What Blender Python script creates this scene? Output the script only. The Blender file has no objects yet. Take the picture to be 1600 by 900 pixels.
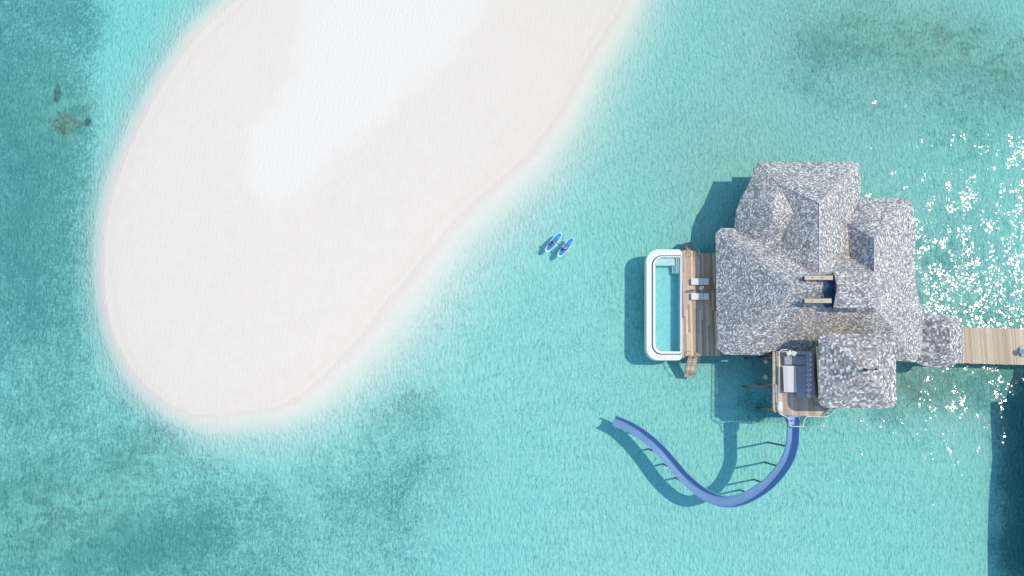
import bpy, bmesh, math, random
import numpy as np
from mathutils import Vector, Matrix
random.seed(7)
R = math.radians
scene = bpy.context.scene
col = scene.collection

# ---------------------------------------------------------------- camera
CAM_H = 96.0; FPX = 1244.0; TILT = math.atan(160.0 / FPX)
cd = bpy.data.cameras.new('camera'); cam = bpy.data.objects.new('camera', cd); col.objects.link(cam)
cam.location = (0, 0, CAM_H); cam.rotation_euler = (TILT, 0, 0)
cd.sensor_width = 36; cd.lens = FPX / 1600 * 36; cd.clip_start = 1; cd.clip_end = 6000
scene.camera = cam
# ---------------------------------------------------------------- light
SUN_EL = math.atan(FPX / 775.0); SUN_AZ = math.atan2(150, 760)     # azimuth measured from +x towards +y
w = bpy.data.worlds.new('World'); scene.world = w; w.use_nodes = True
wn = w.node_tree.nodes; wl = w.node_tree.links
sky = wn.new('ShaderNodeTexSky'); sky.sky_type = 'NISHITA'; sky.sun_disc = False
sky.sun_elevation = SUN_EL; sky.sun_rotation = math.pi / 2 - SUN_AZ
sky.air_density = 1.3; sky.dust_density = 0.1; sky.ozone_density = 2.0
wl.new(sky.outputs[0], wn['Background'].inputs[0]); wn['Background'].inputs[1].default_value = 0.15
sl = bpy.data.lights.new('sun', 'SUN'); sl.energy = 2.0; sl.angle = R(0.53); sl.color = (1, .91, .77)
so = bpy.data.objects.new('sun', sl); col.objects.link(so)
sd = Vector((math.cos(SUN_EL) * math.cos(SUN_AZ), math.cos(SUN_EL) * math.sin(SUN_AZ), math.sin(SUN_EL)))
so.rotation_euler = sd.to_track_quat('Z', 'Y').to_euler(); so.location = (60, 10, 60)
vs = scene.view_settings; vs.view_transform = 'Standard'; vs.look = 'None'; vs.gamma = 1; vs.exposure = 0.47
cy = scene.cycles
cy.max_bounces = 6; cy.diffuse_bounces = 3; cy.glossy_bounces = 2; cy.transparent_max_bounces = 12
cy.volume_bounces = 0; cy.sample_clamp_direct = 0; cy.sample_clamp_indirect = 8
cy.caustics_reflective = False; cy.caustics_refractive = False

# ---------------------------------------------------------------- helpers
ct, st = math.cos(TILT), math.sin(TILT)
def P(px, py, z=0.0):
    """world point at height z seen at photograph pixel (px,py)"""
    dx = (px - 800) / FPX; dy = -(py - 450) / FPX
    y = dy * ct + st; zz = dy * st - ct
    t = (CAM_H - z) / -zz
    return Vector((dx * t, y * t, z))

def tag(o, label=None, cat=None, group=None, kind=None):
    if label: o['label'] = label
    if cat: o['category'] = cat
    if group: o['group'] = group
    if kind: o['kind'] = kind
    return o

def empty(name, loc, label=None, cat=None, group=None, rz=0):
    o = bpy.data.objects.new(name, None); col.objects.link(o)
    o.location = loc; o.rotation_euler = (0, 0, rz); o.empty_display_size = .3
    return tag(o, label, cat, group)

class MB:
    """mesh collector; points are in the space of the object it is built as"""
    def __init__(s): s.v = []; s.f = []; s.c = []
    def add(s, vs_, fs, c=None):
        b = len(s.v); s.v += [Vector(p) for p in vs_]
        for f in fs: s.f.append([b + i for i in f]); s.c.append(c if c is not None else .5)
        return s
    def box(s, a, b, c=None):
        x0, x1 = sorted((a[0], b[0])); y0, y1 = sorted((a[1], b[1])); z0, z1 = sorted((a[2], b[2]))
        return s.add([(x0,y0,z0),(x1,y0,z0),(x1,y1,z0),(x0,y1,z0),(x0,y0,z1),(x1,y0,z1),(x1,y1,z1),(x0,y1,z1)],
                     [(0,3,2,1),(4,5,6,7),(0,1,5,4),(1,2,6,5),(2,3,7,6),(3,0,4,7)], c)
    def hexa(s, lo, hi, c=None):
        """prism between two n-gons (lists of points, counter-clockwise from above)"""
        n = len(lo)
        fs = [tuple(range(n - 1, -1, -1)), tuple(range(n, 2 * n))]
        fs += [(i, (i + 1) % n, n + (i + 1) % n, n + i) for i in range(n)]
        return s.add(list(lo) + list(hi), fs, c)
    def prism(s, pts, z0, z1, c=None):
        a = sum(pts[i][0] * pts[(i + 1) % len(pts)][1] - pts[(i + 1) % len(pts)][0] * pts[i][1] for i in range(len(pts)))
        if a < 0: pts = pts[::-1]
        return s.hexa([(p[0], p[1], z0) for p in pts], [(p[0], p[1], z1) for p in pts], c)
    def beam(s, a, b, wd, hg, c=None):
        a = Vector(a); b = Vector(b); d = (b - a).normalized()
        up = Vector((0, 0, 1)) if abs(d.z) < .95 else Vector((0, 1, 0))
        x = d.cross(up).normalized() * wd / 2; y = x.normalized().cross(d) * hg / 2
        q = lambda p: [p - x - y, p + x - y, p + x + y, p - x + y]
        return s.add(q(a) + q(b), [(0,1,2,3),(7,6,5,4),(0,4,5,1),(1,5,6,2),(2,6,7,3),(3,7,4,0)], c)
    def tube(s, pts, r, n=8, c=None, closed=False):
        pts = [Vector(p) for p in pts]; m = len(pts); rs = r if isinstance(r, (list, tuple)) else [r] * m
        base = len(s.v); up = Vector((0, 0, 1)); vs_ = []
        for i, p in enumerate(pts):
            if closed: d = pts[(i + 1) % m] - pts[i - 1]
            else: d = pts[min(i + 1, m - 1)] - pts[max(i - 1, 0)]
            d.normalize(); u = up if abs(d.z) < .95 else Vector((0, 1, 0))
            x = d.cross(u).normalized(); y = x.cross(d)
            for k in range(n):
                a = 2 * math.pi * k / n; vs_.append(p + (x * math.cos(a) + y * math.sin(a)) * rs[i])
        fs = []
        for i in range(m if closed else m - 1):
            j = (i + 1) % m
            for k in range(n): fs.append((i*n+k, i*n+(k+1)%n, j*n+(k+1)%n, j*n+k))
        if not closed: fs += [tuple(range(n - 1, -1, -1)), tuple((m - 1) * n + k for k in range(n))]
        return s.add(vs_, fs, c)
    def cyl(s, x, y, z0, z1, r, n=12, r2=None, c=None):
        return s.tube([(x, y, z0), (x, y, z1)], [r, r if r2 is None else r2], n, c)
    def lathe(s, x, y, prof, n=20, c=None):
        vs_ = []; 
        for rr, z in prof:
            for k in range(n):
                a = 2 * math.pi * k / n; vs_.append((x + rr * math.cos(a), y + rr * math.sin(a), z))
        fs = []
        for i in range(len(prof) - 1):
            for k in range(n): fs.append((i*n+k, i*n+(k+1)%n, (i+1)*n+(k+1)%n, (i+1)*n+k))
        fs += [tuple(range(n - 1, -1, -1)), tuple((len(prof) - 1) * n + k for k in range(n))]
        return s.add(vs_, fs, c)
    def build(s, name, mat, parent=None, smooth=False, world=True, bevel=0, label=None):
        me = bpy.data.meshes.new(name)
        off = parent_world(parent) if (parent is not None and world) else Vector((0, 0, 0))
        me.from_pydata([tuple(p - off) for p in s.v], [], s.f); me.validate(); me.update()
        if len(me.polygons) == len(s.c):
            at = me.attributes.new('tone', 'FLOAT', 'FACE'); at.data.foreach_set('value', [float(x) for x in s.c])
        me.materials.append(mat)
        o = bpy.data.objects.new(name, me); col.objects.link(o)
        if parent is not None: o.parent = parent
        if smooth:
            for p in me.polygons: p.use_smooth = True
            try: me.set_sharp_from_angle(angle=R(40))
            except Exception: pass
        if bevel:
            m = o.modifiers.new('bevel', 'BEVEL'); m.width = bevel; m.segments = 2; m.limit_method = 'ANGLE'
        if label: o['label'] = label
        return o

def parent_world(p):
    v = Vector((0, 0, 0))
    while p is not None: v = v + p.location; p = p.parent
    return v

# ---------------------------------------------------------------- node helper
class NT:
    def __init__(s, name):
        s.m = bpy.data.materials.new(name); s.m.use_nodes = True; s.t = s.m.node_tree
        s.n = s.t.nodes; s.b = s.n['Principled BSDF']; s.out = s.n['Material Output']
    def N(s, t, **kw):
        n = s.n.new(t)
        for k, v in kw.items(): setattr(n, k, v)
        return n
    def L(s, a, b): s.t.links.new(a, b)
    def put(s, inp, v):
        if hasattr(v, 'is_output'): s.L(v, inp)
        elif isinstance(v, (tuple, list)) and inp.type == 'RGBA' and len(v) == 3: inp.default_value = (*v, 1)
        else: inp.default_value = v
    def math(s, op, a, b=0.0, c=None, clamp=False):
        n = s.N('ShaderNodeMath', operation=op); n.use_clamp = clamp
        s.put(n.inputs[0], a); s.put(n.inputs[1], b)
        if c is not None: s.put(n.inputs[2], c)
        return n.outputs[0]
    def noise(s, vec, scale, detail=3, rough=.5, dist=0):
        n = s.N('ShaderNodeTexNoise'); 
        if vec is not None: s.L(vec, n.inputs['Vector'])
        n.inputs['Scale'].default_value = scale; n.inputs['Detail'].default_value = detail
        n.inputs['Roughness'].default_value = rough; n.inputs['Distortion'].default_value = dist
        return n.outputs['Fac'] if 'Fac' in n.outputs else n.outputs[0]
    def mapping(s, vec, scale=(1,1,1), rot=(0,0,0), loc=(0,0,0)):
        n = s.N('ShaderNodeMapping'); s.L(vec, n.inputs[0]); n.inputs['Scale'].default_value = scale
        n.inputs['Rotation'].default_value = rot; n.inputs['Location'].default_value = loc
        return n.outputs[0]
    def coord(s, k='Object'): return s.N('ShaderNodeTexCoord').outputs[k]
    def attr(s, name):
        n = s.N('ShaderNodeAttribute'); n.attribute_name = name; return n.outputs['Fac']
    def ramp(s, fac, stops, interp='LINEAR'):
        n = s.N('ShaderNodeValToRGB'); s.L(fac, n.inputs[0]); e = n.color_ramp.elements; n.color_ramp.interpolation = interp
        while len(e) < len(stops): e.new(.5)
        for i, (p, c) in enumerate(stops):
            e[i].position = p; e[i].color = (*c, 1) if isinstance(c, (tuple, list)) else (c, c, c, 1)
        return n.outputs[0]
    def mix(s, fac, a, b, mode='MIX'):
        n = s.N('ShaderNodeMix', data_type='RGBA', blend_type=mode)
        s.put(n.inputs[0], fac); s.put(n.inputs[6], a); s.put(n.inputs[7], b); return n.outputs[2]
    def step(s, v, a, b):
        n = s.N('ShaderNodeMapRange', interpolation_type='SMOOTHSTEP'); s.L(v, n.inputs[0])
        n.inputs[1].default_value = a; n.inputs[2].default_value = b; return n.outputs[0]
    def bump(s, h, dist=.02, strength=1.0):
        n = s.N('ShaderNodeBump'); s.L(h, n.inputs['Height']); n.inputs['Distance'].default_value = dist
        n.inputs['Strength'].default_value = strength; return n.outputs[0]

def simple(name, color, rough=.6, var=.12, scale=3.0, metal=0, bump=0.0, bscale=20):
    t = NT(name); c = t.coord()
    f = t.noise(c, scale, 4, .6)
    k = t.ramp(f, [(.3, 1 - var), (.7, 1 + var)])
    t.L(t.mix(1.0, color, k, 'MULTIPLY'), t.b.inputs['Base Color'])
    t.b.inputs['Roughness'].default_value = rough; t.b.inputs['Metallic'].default_value = metal
    if bump: t.L(t.bump(t.noise(c, bscale, 3), bump), t.b.inputs['Normal'])
    return t.m

def wood(name, lo, hi, rough=.7, axis='y', s=1.0):
    """planks: tone attribute per plank, grain along an axis"""
    t = NT(name); c = t.coord()
    sc = (9 * s, .7, 9 * s) if axis == 'y' else (.7, 9 * s, 9 * s)
    g = t.noise(t.mapping(c, sc), 2.2, 5, .65)
    v = t.math('MULTIPLY_ADD', g, .5, t.math('MULTIPLY', t.attr('tone'), .75))
    v = t.math('SUBTRACT', v, .12)
    base = t.ramp(v, [(.0, lo), (.55, tuple((a + b) / 2 for a, b in zip(lo, hi))), (1.0, hi)])
    st_ = t.step(t.noise(c, .8, 3), .45, .7)
    base = t.mix(t.math('MULTIPLY', st_, .18), base, (.32, .30, .28))
    t.L(base, t.b.inputs['Base Color']); t.b.inputs['Roughness'].default_value = rough
    t.L(t.bump(g, .004), t.b.inputs['Normal'])
    return t.m

def shingle(name, gain=1.0, su=.175, sv=.14):
    t = NT(name); uv = t.N('ShaderNodeUVMap'); uv.uv_map = 'UVMap'
    sp = t.N('ShaderNodeSeparateXYZ'); t.L(uv.outputs[0], sp.inputs[0])
    v = t.math('DIVIDE', sp.outputs[1], sv); row = t.math('FLOOR', v)
    w1 = t.N('ShaderNodeTexWhiteNoise', noise_dimensions='1D'); t.L(row, w1.inputs['W'])
    # irregular widths: warp u by a noise that differs per row
    cmb0 = t.N('ShaderNodeCombineXYZ'); t.L(sp.outputs[0], cmb0.inputs[0]); t.L(t.math('MULTIPLY', row, 7.31), cmb0.inputs[1])
    warp = t.noise(cmb0.outputs[0], 1.7, 1)
    u = t.math('DIVIDE', sp.outputs[0], su)
    u = t.math('ADD', u, t.math('MULTIPLY', w1.outputs['Value'], 5.0))
    u = t.math('ADD', u, t.math('MULTIPLY', warp, 1.6))
    cu = t.math('FLOOR', u)
    cmb = t.N('ShaderNodeCombineXYZ'); t.L(cu, cmb.inputs[0]); t.L(row, cmb.inputs[1])
    wn2 = t.N('ShaderNodeTexWhiteNoise', noise_dimensions='2D'); t.L(cmb.outputs[0], wn2.inputs['Vector'])
    val = wn2.outputs['Value']
    g = gain
    base = t.ramp(val, [(0, (.15*g,.15*g,.16*g)), (.10, (.225*g,.22*g,.225*g)), (.30, (.32*g,.305*g,.285*g)), (.48, (.29*g,.255*g,.215*g)),
                        (.56, (.43*g,.405*g,.365*g)), (.74, (.64*g,.615*g,.575*g)), (.92, (.84*g,.815*g,.765*g))], 'CONSTANT')
    # weathering: tan stains, in shapes of their own (attribute) and broad fading
    ob = t.coord()
    big = t.step(t.noise(ob, .35, 3), .35, .7)
    base = t.mix(t.math('MULTIPLY', big, .16), base, (.46, .43, .41))
    stain = t.math('MULTIPLY', t.attr('stain'), t.step(t.noise(ob, 1.6, 4, .7), .35, .6))
    base = t.mix(t.math('MULTIPLY', stain, .65), base, t.mix(.55, (.50, .36, .21), base))
    t.L(base, t.b.inputs['Base Color']); t.b.inputs['Roughness'].default_value = .8
    fv = t.math('FRACT', v); fu = t.math('FRACT', u)
    edge = t.math('MULTIPLY', t.step(fu, 0, .12), t.step(t.math('SUBTRACT', 1.0, fu), 0, .12))
    h = t.math('ADD', t.math('MULTIPLY', t.math('SUBTRACT', 1.0, fv), .7), t.math('MULTIPLY', edge, .5))
    h = t.math('ADD', h, t.math('MULTIPLY', val, .6))
    t.L(t.bump(h, .014), t.b.inputs['Normal'])
    return t.m

M = {}
M['shingle'] = shingle('weathered_shingles', 1.10)
M['shingle_tower'] = shingle('tower_shingles', 1.02, .25, .20)
M['ridge'] = simple('ridge_metal', (.62, .62, .64), .5, .1)
M['white'] = simple('white_gelcoat', (.82, .80, .76), .35, .03, 1.5)
M['channel'] = simple('overflow_channel', (.20, .22, .45), .4, .1)
M['tile'] = simple('pool_tile', (.70, .79, .70), .3, .06, 2.5)
M['deck'] = wood('teak_deck', (.36, .235, .14), (.90, .69, .48))
M['deck_up'] = wood('upper_deck_boards', (.40, .28, .18), (.82, .65, .48))
M['walk'] = wood('boardwalk_boards', (.42, .30, .17), (.72, .59, .42))
M['timber'] = wood('grey_timber', (.22, .20, .18), (.42, .39, .36))
M['pile'] = wood('pile_timber', (.16, .13, .10), (.30, .25, .20), axis='x')
M['wall'] = wood('wall_boards', (.30, .24, .18), (.52, .44, .36), axis='x')
M['glass'] = simple('window_glass', (.03, .05, .06), .06, .05)
M['dark_sheet'] = simple('dark_blue_sheet', (.03, .09, .17), .25, .1)
M['rail_white'] = simple('white_rail_paint', (.78, .76, .72), .4, .03)
M['dark_metal'] = simple('dark_metal', (.05, .055, .06), .45, .1)
M['cushion'] = simple('white_cushion_cloth', (.80, .77, .70), .9, .03, 8, bump=.01, bscale=6)
M['sofa'] = simple('blue_grey_upholstery', (.38, .37, .40), .9, .06, 6, bump=.01, bscale=8)
M['sofa_cushion'] = simple('grey_blue_pillow_cloth', (.56, .55, .57), .9, .08, 8, bump=.01, bscale=10)
M['table'] = simple('pale_table_top', (.52, .50, .52), .5, .03, 1)
M['table2'] = simple('pale_table_top_edge', (.64, .61, .58), .5, .03, 1)
M['slide'] = simple('blue_slide_fibreglass', (.20, .345, .53), .28, .06, .8)
M['mat'] = simple('slide_entry_mat', (.30, .42, .72), .5, .04, 2)
M['navy'] = simple('navy_enamel', (.02, .08, .32), .4, .05, 2)
M['sup_blue'] = simple('paddleboard_blue', (.003, .24, .66), .4, .10, 3)
M['sup_rim'] = simple('paddleboard_rim', (.80, .86, .92), .4, .03, 3)
M['sup_navy'] = simple('paddleboard_pinstripe', (.03, .06, .30), .5, .05, 3)
M['skin'] = simple('skin', (.50, .31, .22), .6, .05, 10)
M['hair'] = simple('dark_hair', (.03, .02, .02), .6, .2, 30)
M['hair2'] = simple('red_brown_hair', (.16, .05, .035), .6, .2, 30)
M['cloth_dark'] = simple('dark_blue_shirt', (.03, .06, .16), .9, .1, 12)
M['cloth_pale'] = simple('pale_blue_shorts', (.45, .58, .75), .9, .1, 12)
M['cloth_white'] = simple('white_dress_cloth', (.82, .78, .80), .9, .05, 12, bump=.01, bscale=14)
M['red_cloth'] = simple('crimson_sash', (.45, .05, .09), .9, .1, 12)
M['hat'] = simple('dark_straw_hat', (.06, .05, .06), .9, .2, 40)
M['paddle'] = simple('paddle_black', (.04, .05, .07), .5, .1, 5)
M['rope'] = simple('net_rope', (.20, .24, .28), .9, .1, 5)
M['coral'] = simple('brown_coral', (.42, .30, .22), .95, .4, 2.2, bump=.25, bscale=3)
M['coral_dark'] = simple('dark_coral', (.24, .25, .22), .95, .35, 1.5, bump=.2, bscale=4)
M['parasol'] = simple('parasol_canvas', (.55, .58, .60), .9, .06, 8)
M['parasol_wood'] = simple('parasol_pole_wood', (.45, .28, .16), .6, .1, 8)

# ================================================================ SETTING: seabed, sandbank, water
DEPTH = 1.55
# waterline of the sandbank: photograph pixels + length of the underwater ramp (px)
shore = [(640,-420,60),(500,-200,60),(410,-50,60),(372,0,58),(340,28,55),(310,55,52),(285,88,50),(262,122,48),(240,160,46),(218,200,44),(200,240,42),(184,282,40),
 (172,325,38),(166,370,36),(164,420,34),(167,470,32),(174,505,32),(185,540,32),(203,575,34),(228,605,36),(262,630,40),(300,645,46),(345,650,54),(385,643,62),
 (430,635,75),(468,617,90),(503,588,105),(534,555,118),(562,524,128),(592,484,135),(636,432,135),(664,396,132),(700,352,130),(742,311,125),(788,270,115),
 (822,243,108),(852,203,100),(880,158,95),(905,110,90),(935,64,85),(966,14,80),(985,-40,80),(1050,-200,80),(1100,-420,80)]
S = np.array([[*P(a, b, 0).xy, (L_ * 1.06 + 20) / 13.0] for a, b, L_ in shore])
def seg_dist(X, Y, poly, vals=None, closed=True):
    n = len(poly); best = np.full(X.shape, 1e9); bv = np.zeros(X.shape); inside = np.zeros(X.shape, bool)
    for i in range(n if closed else n - 1):
        x0, y0 = poly[i][0], poly[i][1]; x1, y1 = poly[(i+1) % n][0], poly[(i+1) % n][1]
        dx, dy = x1 - x0, y1 - y0; tt = np.clip(((X-x0)*dx + (Y-y0)*dy) / (dx*dx+dy*dy), 0, 1)
        d = np.hypot(X - x0 - tt*dx, Y - y0 - tt*dy)
        m = d < best; best = np.where(m, d, best)
        if vals is not None: bv = np.where(m, vals[i]*(1-tt) + vals[(i+1) % n]*tt, bv)
        c = ((y0 > Y) != (y1 > Y)) & (X < (x1-x0)*(Y-y0)/((y1-y0) if y1 != y0 else 1e-9) + x0)
        inside ^= c
    return np.where(inside, -best, best), bv
def axis(lo, hi, stp, far):
    a = np.arange(lo, hi + 1e-6, stp); out = []; s_ = stp; x = hi
    while x < far: s_ *= 1.35; x += s_; out.append(x)
    out2 = []; s_ = stp; x = lo
    while x > -far: s_ *= 1.35; x -= s_; out2.append(x)
    return np.array(out2[::-1] + list(a) + out)
gx = axis(-66, 70, .34, 2500); gy = axis(-30, 60, .34, 2500)
X, Y = np.meshgrid(gx, gy)
def vnoise(X, Y, seed, sc):
    rs = np.random.RandomState(seed); tot = np.zeros(X.shape)
    for k in range(10):
        a = rs.uniform(0, 2*math.pi); f = sc * rs.uniform(.6, 1.7); ph = rs.uniform(0, 6.28)
        tot += np.sin((X*math.cos(a) + Y*math.sin(a)) * f + ph + 1.2*np.sin((X*math.sin(a*1.7) - Y*math.cos(a*1.3)) * f * .6 + ph*2))
    return tot / 4.0
Dm, Lr = seg_dist(X, Y, S, S[:, 2])
Dm = Dm + .12 * vnoise(X, Y, 3, .4) * np.clip(1 - np.abs(Dm) / 8, 0, 1) + .03 * vnoise(X, Y, 5, 1.3) * np.clip(1 - np.abs(Dm) / 3, 0, 1)
u = np.clip(Dm / np.maximum(Lr, .5), 0, 3)
prof = 1 - np.exp(-2.1 * u ** 1.62)
def blob0(px, py, rx, ry, ang):
    c = P(px, py, -1.5); a = R(ang); dx, dy = X - c.x, Y - c.y
    uu = (dx*math.cos(a) + dy*math.sin(a)) / (rx/13); vv = (-dx*math.sin(a) + dy*math.cos(a)) / (ry/13)
    return np.exp(-(uu*uu + vv*vv))
silt = np.clip(.95 * blob0(1400, 60, 420, 230, -10) + .5 * blob0(1100, 250, 200, 130, 0) + .55 * blob0(1500, 480, 160, 200, 0) + .6 * blob0(1420, 610, 150, 60, 0), 0, 1)
brown = np.clip(.9 * blob0(1420, 50, 190, 85, -12) + .7 * blob0(1430, 605, 60, 32, 0) + .7 * blob0(70, 810, 110, 70, 10) + .6 * blob0(210, 740, 90, 50, 30) + .5 * blob0(1580, 90, 100, 60, 0) + .5 * blob0(1085, 570, 60, 30, 0) + .5 * blob0(100, 170, 60, 60, 0), 0, 1)
Z = np.where(Dm > 0, -DEPTH * prof / .985 * (1 - .25 * silt), 0)
rise = .6 * (1 - np.exp(-np.clip(-Dm, 0, 99) / 6.0))
Z = np.where(Dm <= 0, rise, Z)
Z = Z + .05 * vnoise(X, Y, 11, .25) * np.clip(Dm / 6, 0, 1) 
far = np.clip((np.hypot(X, Y) - 110) / 400, 0, 1); Z = Z - far * 5 * (Dm > 5)
# surface attributes
def region(poly_px, soft, z=-1.5):
    pl = [tuple(P(a, b, z).xy) for a, b in poly_px]; d, _ = seg_dist(X, Y, pl)
    return 1 / (1 + np.exp(np.clip(d / soft, -30, 30)))
def blob(px, py, rx, ry, ang, amt, z=-1.5):
    c = P(px, py, z); a = R(ang); dx, dy = X - c.x, Y - c.y
    uu = (dx*math.cos(a) + dy*math.sin(a)) / (rx/13); vv = (-dx*math.sin(a) + dy*math.cos(a)) / (ry/13)
    return amt * np.exp(-(uu*uu + vv*vv))
wob = vnoise(X, Y, 21, .35) * .6
G = .44 * region([(-900,-600),(190,-600),(166,0),(150,120),(140,250),(122,400),(128,500),(160,590),(220,650),(310,700),(430,735),(900,1500),(-900,1500)], .9)
G = np.maximum(G, .28 * region([(300,720),(430,690),(520,650),(640,600),(720,640),(760,720),(740,820),(700,1100),(300,1100)], 3.5))
for b in [(1450,190,230,130,-15,.26),(1585,655,35,45,0,.5),(1592,765,30,45,0,.5),(1590,860,35,30,0,.5),(230,90,60,110,35,.10),(40,150,120,190,0,.35),(60,400,90,200,0,.35),(80,820,110,90,20,.45),(200,720,70,50,30,.35),(250,850,120,60,0,.3),(600,760,120,70,20,.22),(640,640,60,40,0,.22),
          (1420,50,190,80,-12,.5),(1560,110,90,60,-20,.45),(1280,150,90,30,-20,.22),(1540,470,120,130,0,.38),(1450,420,90,120,0,.16),(1425,600,50,30,0,.62),(1500,610,90,40,0,.45),
          (1385,650,35,22,-20,.5),(1255,655,30,14,0,.5),(1590,690,45,120,0,.6),(1600,860,40,60,0,.6),(1185,635,40,28,0,.55),(1085,560,60,40,0,.25),(1110,640,24,20,0,.2),
          (1240,640,50,22,0,.4),(1060,690,70,60,-40,.12),(110,190,45,30,0,.3),(1280,80,70,40,0,.4),(1010,390,50,30,0,.2),(90,30,60,30,0,.25)]:
    G = G + blob(*b)
G = np.clip(G * (1 + .25 * wob), 0, 1)
dry_poly = [(480,-60),(476,20),(462,90),(452,140),(424,172),(392,205),(384,240),(392,290),(430,325),(470,300),(520,240),(590,190),(640,140),(690,100),(730,50),(765,0),(790,-80)]
pl = [tuple(P(a, b, .6).xy) for a, b in dry_poly]; dd, _ = seg_dist(X, Y, pl)
dry = 1 / (1 + np.exp(np.clip((dd + .5 * vnoise(X, Y, 31, .8) + .25 * vnoise(X, Y, 33, 2.6)) / .6, -30, 30)))
Dw = Dm + .5 * vnoise(X, Y, 41, .35)
wet = .12 * np.exp(-((Dm + 1.3) / 1.6) ** 2) + .6 * np.exp(-((Dw + .8) / .28) ** 2) + .35 * np.exp(-((Dw + 3.2 + .8 * vnoise(X, Y, 43, .3)) / .35) ** 2) * (X < P(480, 400).x)
wet = np.clip(wet, 0, 1)
nx, ny = len(gx), len(gy)
me_all = np.stack([X.ravel(), Y.ravel(), Z.ravel()], 1)
ii, jj = np.meshgrid(np.arange(nx - 1), np.arange(ny - 1)); a0 = (jj * nx + ii).ravel()
quads = np.stack([a0, a0 + 1, a0 + nx + 1, a0 + nx], 1)
zc = Z.ravel()[quads].mean(1)

def sand_material():
    t = NT('coral_sand'); c = t.coord()
    dry_, wet_, gr = t.attr('dry'), t.attr('wet'), t.attr('grass')
    fine = t.noise(c, 7, 4, .65); mid = t.noise(c, 1.1, 4, .6); big = t.noise(c, .16, 3, .5)
    base = t.mix(t.step(mid, .3, .7), (.765, .67, .55), (.795, .70, .58))
    base = t.mix(t.math('MULTIPLY', t.step(big, .4, .65), .35), base, (.80, .69, .57))
    base = t.mix(t.math('MULTIPLY', wet_, .55), base, (.74, .62, .50))
    dc = t.mix(t.step(fine, .3, .7), (.80, .725, .61), (.845, .765, .65))
    base = t.mix(dry_, base, dc)
    base = t.mix(t.math('MULTIPLY', t.attr('silt'), .85), base, (.55, .50, .37))
    sepz = t.N('ShaderNodeSeparateXYZ'); t.L(c, sepz.inputs[0]); sub = t.math('SUBTRACT', 1.0, t.step(sepz.outputs[2], -.14, .03))
    base = t.mix(sub, base, t.mix(1.0, base, (1.10, 1.09, 1.08), 'MULTIPLY'))  # submerged sand painted lighter to make up for light lost at the surface
    # seagrass and algae film growing on the bed
    n1 = t.noise(c, .8, 6, .78, .4); n2 = t.noise(c, .2, 4, .6); n3 = t.noise(c, 2.6, 5, .9)
    cov = t.math('ADD', t.math('MULTIPLY', n1, .30), t.math('ADD', t.math('MULTIPLY', n2, .22), t.math('MULTIPLY', n3, .9)))
    cov = t.math('ADD', cov, t.math('MULTIPLY', gr, .36))
    cov = t.math('MULTIPLY', t.step(cov, .72, 1.04), t.step(gr, .03, .35))
    blot = t.step(t.noise(t.mapping(c, (.8, 1.2, 1), (0, 0, R(20))), .55, 5, .7, .8), .42, .60)
    cov = t.math('MULTIPLY', cov, t.math('SUBTRACT', 1.0, t.math('MULTIPLY', t.attr('brown'), t.math('MULTIPLY', t.math('SUBTRACT', 1.0, blot), .75))))
    gcol = t.mix(t.attr('brown'), (.16, .26, .225), (.33, .27, .17))
    base = t.mix(t.math('MULTIPLY', cov, .80), base, gcol)
    t.L(base, t.b.inputs['Base Color']); t.b.inputs['Roughness'].default_value = .95
    t.b.inputs['Specular IOR Level'].default_value = .15
    dr = t.math('MULTIPLY', t.noise(c, 4.5, 4, .6), dry_)
    rip = t.N('ShaderNodeTexWave', wave_type='BANDS', bands_direction='X'); t.L(t.mapping(c, (1,1,1), (0,0,R(12))), rip.inputs[0])
    rip.inputs['Scale'].default_value = .55; rip.inputs['Distortion'].default_value = 5; rip.inputs['Detail'].default_value = 2; rip.inputs['Detail Scale'].default_value = .8
    h = t.math('ADD', t.math('MULTIPLY', dr, .9), t.math('MULTIPLY', fine, .12))
    h = t.math('ADD', h, t.math('MULTIPLY', rip.outputs['Fac'], .10))
    sep = t.N('ShaderNodeSeparateXYZ'); t.L(c, sep.inputs[0]); deep = t.math('SUBTRACT', 1.0, t.step(sep.outputs[2], -.8, -.15))
    r2 = t.noise(t.mapping(c, (1.5, .6, 1), (0, 0, R(-10))), 1.9, 3, .6, .6)
    h = t.math('ADD', h, t.math('MULTIPLY', t.math('MULTIPLY', r2, deep), 4.2))
    t.L(t.bump(h, .07), t.b.inputs['Normal'])
    return t.m
M['sand'] = sand_material()
for nm, sel in (('seabed', zc <= 0.0), ('sandbank', zc > 0.0)):
    q = quads[sel]; ids, inv = np.unique(q.ravel(), return_inverse=True)
    me = bpy.data.meshes.new(nm); me.vertices.add(len(ids)); me.vertices.foreach_set('co', me_all[ids].astype('f').ravel())
    me.loops.add(q.size); me.loops.foreach_set('vertex_index', inv.ravel().astype('i'))
    me.polygons.add(len(q)); me.polygons.foreach_set('loop_start', np.arange(0, q.size, 4, dtype='i'))
    me.update(calc_edges=True); me.validate()
    for an, av in (('grass', G), ('silt', silt), ('brown', brown), ('dry', dry), ('wet', wet)):
        at = me.attributes.new(an, 'FLOAT', 'POINT'); at.data.foreach_set('value', av.ravel()[ids].astype('f'))
    me.polygons.foreach_set('use_smooth', [True] * len(q))
    me.materials.append(M['sand']); o = bpy.data.objects.new(nm, me); col.objects.link(o); tag(o, kind='structure')

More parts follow.
